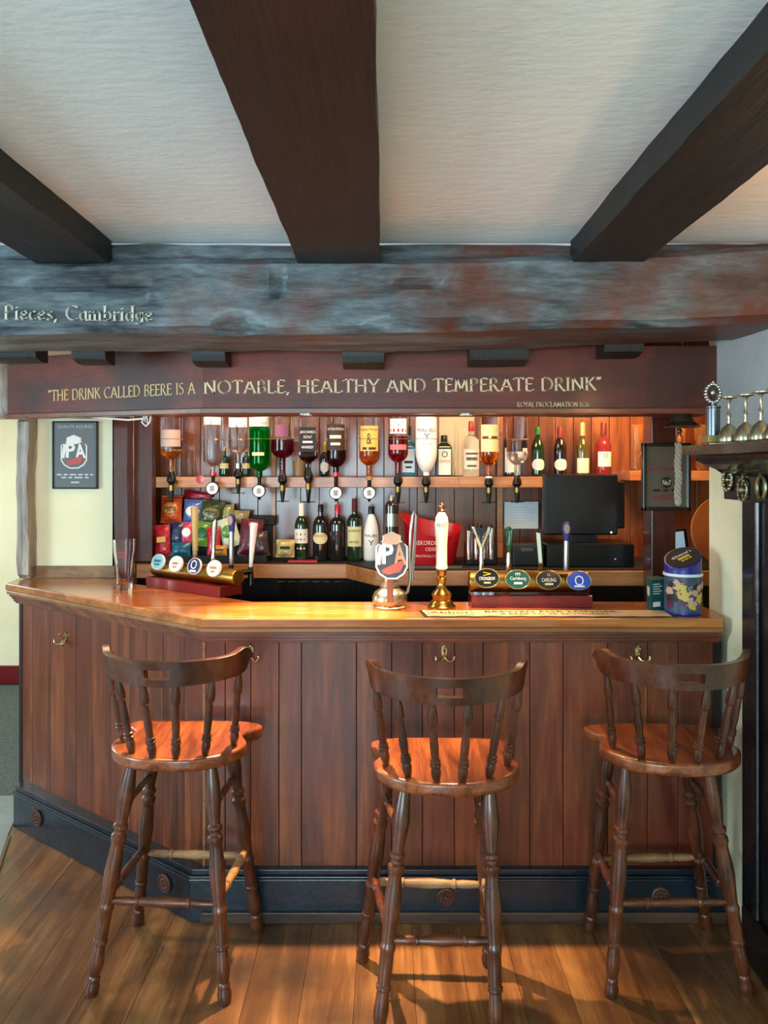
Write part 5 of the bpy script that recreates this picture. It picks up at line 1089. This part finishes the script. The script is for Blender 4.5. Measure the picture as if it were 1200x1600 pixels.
def stool(cx, cy, rot, legs, tops, label, tints=(None, None), zs=.745, str_m=None, slot=True):
    t = thing('bar_stool', label, 'stool', (cx, cy, 0), 'turned wooden bar stools at the counter')
    T = TR((cx, cy, 0)) @ RZ(R(rot))
    # seat: rings from a dished centre to a rounded, reeded edge
    b = B(); n = len(SEAT); rings = [(.02, -.006), (.3, -.006), (.6, -.005), (.8, -.002), (.92, .0), (.97, .0), (.992, -.003), (1.0, -.009), (.997, -.013), (1.0, -.016), (.997, -.021), (1.0, -.025), (.99, -.034), (.97, -.039), (.5, -.04), (.02, -.04)]
    vs = []; fs = []
    for k, (s, dz) in enumerate(rings):
        for (x_, y_) in SEAT:
            vs.append((x_*s, y_*s, zs+dz))
    for k in range(len(rings)-1):
        for i in range(n): fs.append((k*n+i, (k+1)*n+i, (k+1)*n+(i+1) % n, k*n+(i+1) % n))
    fs.append(tuple(range(n))); fs.append(tuple((len(rings)-1)*n+i for i in range(n))[::-1])
    b.add(vs, fs, T); b.build('seat', W_SEAT, t, angle=50)
    # curved back rail
    b = B(); nu, nv = 72, 6; vs = []; fs = []
    def rail(u, v, side):     # u -1..1 along, v 0..1 up, side 0 inner 1 outer
        a = R(84*u); au = abs(u)
        bot = .980+.008*au+.030*max(0, (au-.74)/.26)**1.6; top = 1.058+.014*math.exp(-((au-.80)/.10)**2)-.026*max(0, (au-.86)/.14)**1.3
        z = bot+(top-bot)*v
        th = .030*(1-.25*v)*(1-.35*max(0, (au-.85)/.15)); rr = .214+.018*v+(th if side else 0)
        ry = rr*1.0
        return (rr*sin(a)*(1-.0), -ry*cos(a)-.005, z)
    us = [-1+2*i/nu for i in range(nu+1)]; vv = [0, .08, .20, .30, .68, .92, 1]
    nv = len(vv)-1; ns = nv+1
    def hole(i, j): return slot and j == 3 and abs(us[i]+1/nu) < .118
    for side in (0, 1):
        for i in range(nu+1):
            for j in range(ns): vs.append(rail(us[i], vv[j], side))
    off = (nu+1)*ns
    for i in range(nu):
        for j in range(nv):
            if hole(i, j): continue
            a_, b2, c2, d2 = i*ns+j, (i+1)*ns+j, (i+1)*ns+j+1, i*ns+j+1
            fs.append((a_, d2, c2, b2)); fs.append((off+a_, off+b2, off+c2, off+d2))
        fs.append((i*ns, (i+1)*ns, off+(i+1)*ns, off+i*ns)); q = nv
        fs.append((i*ns+q, off+i*ns+q, off+(i+1)*ns+q, (i+1)*ns+q))
        if slot and hole(i, 3):
            fs.append((i*ns+3, off+i*ns+3, off+(i+1)*ns+3, (i+1)*ns+3)); fs.append((i*ns+4, (i+1)*ns+4, off+(i+1)*ns+4, off+i*ns+4))
            if not hole(i-1, 3): fs.append((i*ns+3, i*ns+4, off+i*ns+4, off+i*ns+3))
            if not hole(i+1, 3): fs.append(((i+1)*ns+3, off+(i+1)*ns+3, off+(i+1)*ns+4, (i+1)*ns+4))
    for i in (0, nu):
        for j in range(nv):
            q = (i*ns+j, i*ns+j+1, off+i*ns+j+1, off+i*ns+j); fs.append(q[::-1] if i == 0 else q)
    b.add(vs, fs, T); b.build('back_rail', W_STOOL, t, angle=50, bevel=.003)
    for s in (-1, 1):
        for a0, a1 in ((11, 13), (38, 40), (74, 66)):
            p0 = T @ Vector((s*.190*sin(R(a0)), -.187*cos(R(a0)), zs-.002)); p1 = T @ Vector((s*.233*sin(R(a1)), -.233*cos(R(a1))-.005, .988))
            b = B(); turned(b, p0, p1, SPN, 16, 1.12); b.build('spindle', W_STOOL, t)
    L = []
    for (fx, fy), (tx_, ty_) in zip(legs, tops):
        b = B(); turned(b, (tx_, ty_, zs-.035), (fx, fy, 0), LEG, 18); b.build('leg', W_STOOL, t); L.append((Vector((tx_, ty_, zs-.035)), Vector((fx, fy, 0))))
    def at(i, z): a, c_ = L[i]; k = (a.z-z)/a.z; return a.lerp(c_, k)
    # legs: 0 near left, 1 near right, 2 far right, 3 far left
    for (i, j, z, m, k) in ((0, 1, .285, str_m or W_STOOL, 1), (3, 2, .275, W_WORN if str_m is None else W_WORN, 1), (0, 3, .30, W_STOOL, .95), (1, 2, .30, W_WORN if tints[0] else W_STOOL, .95), (0, 3, .575, W_STOOL, .8), (1, 2, .575, W_STOOL, .8)):
        b = B(); turned(b, at(i, z), at(j, z), STR, 14, k); o = b.build('stretcher', m, t)
        if m is W_WORN: o['label'] = 'stretcher with finish worn to pale wood'
    return t
stool(-.668, 2.625, -4, [(-.914, 2.455), (-.489, 2.42), (-.449, 2.80), (-.887, 2.835)], [(-.800, 2.50), (-.549, 2.50), (-.535, 2.735), (-.798, 2.735)], 'turned wooden bar stool before the bar corner, its seat bright orange-brown', (1, 0))
stool(.190, 2.44, -1, [(-.020, 2.225), (.318, 2.215), (.345, 2.60), (-.073, 2.63)], [(.062, 2.33), (.312, 2.33), (.306, 2.56), (.018, 2.56)], 'turned wooden bar stool standing between the other two, nearest the viewer', (1, 0))
stool(.922, 2.585, -2, [(.705, 2.448), (1.135, 2.463), (1.15, 2.81), (.727, 2.79)], [(.757, 2.47), (1.015, 2.47), (1.03, 2.70), (.775, 2.71)], 'turned wooden bar stool by the black fireplace jamb', (0, 0))

# assumed wall lamp on the chimney breast, outside the frame, added for its glow
t = thing('wall_lamp', 'small brass wall lamp on the chimney breast beyond the goblets', 'lamp', (1.20, 1.55, 1.95))
b = B(); b.lathe([(.045, 0), (.045, .01), (.01, .015)], 20, TR((1.244, 1.55, 1.95)) @ RY(-pi/2)); b.tube([(1.235, 1.55, 1.95), (1.16, 1.55, 1.94), (1.12, 1.55, 1.96)], .006); b.build('bracket', BRASS, t)
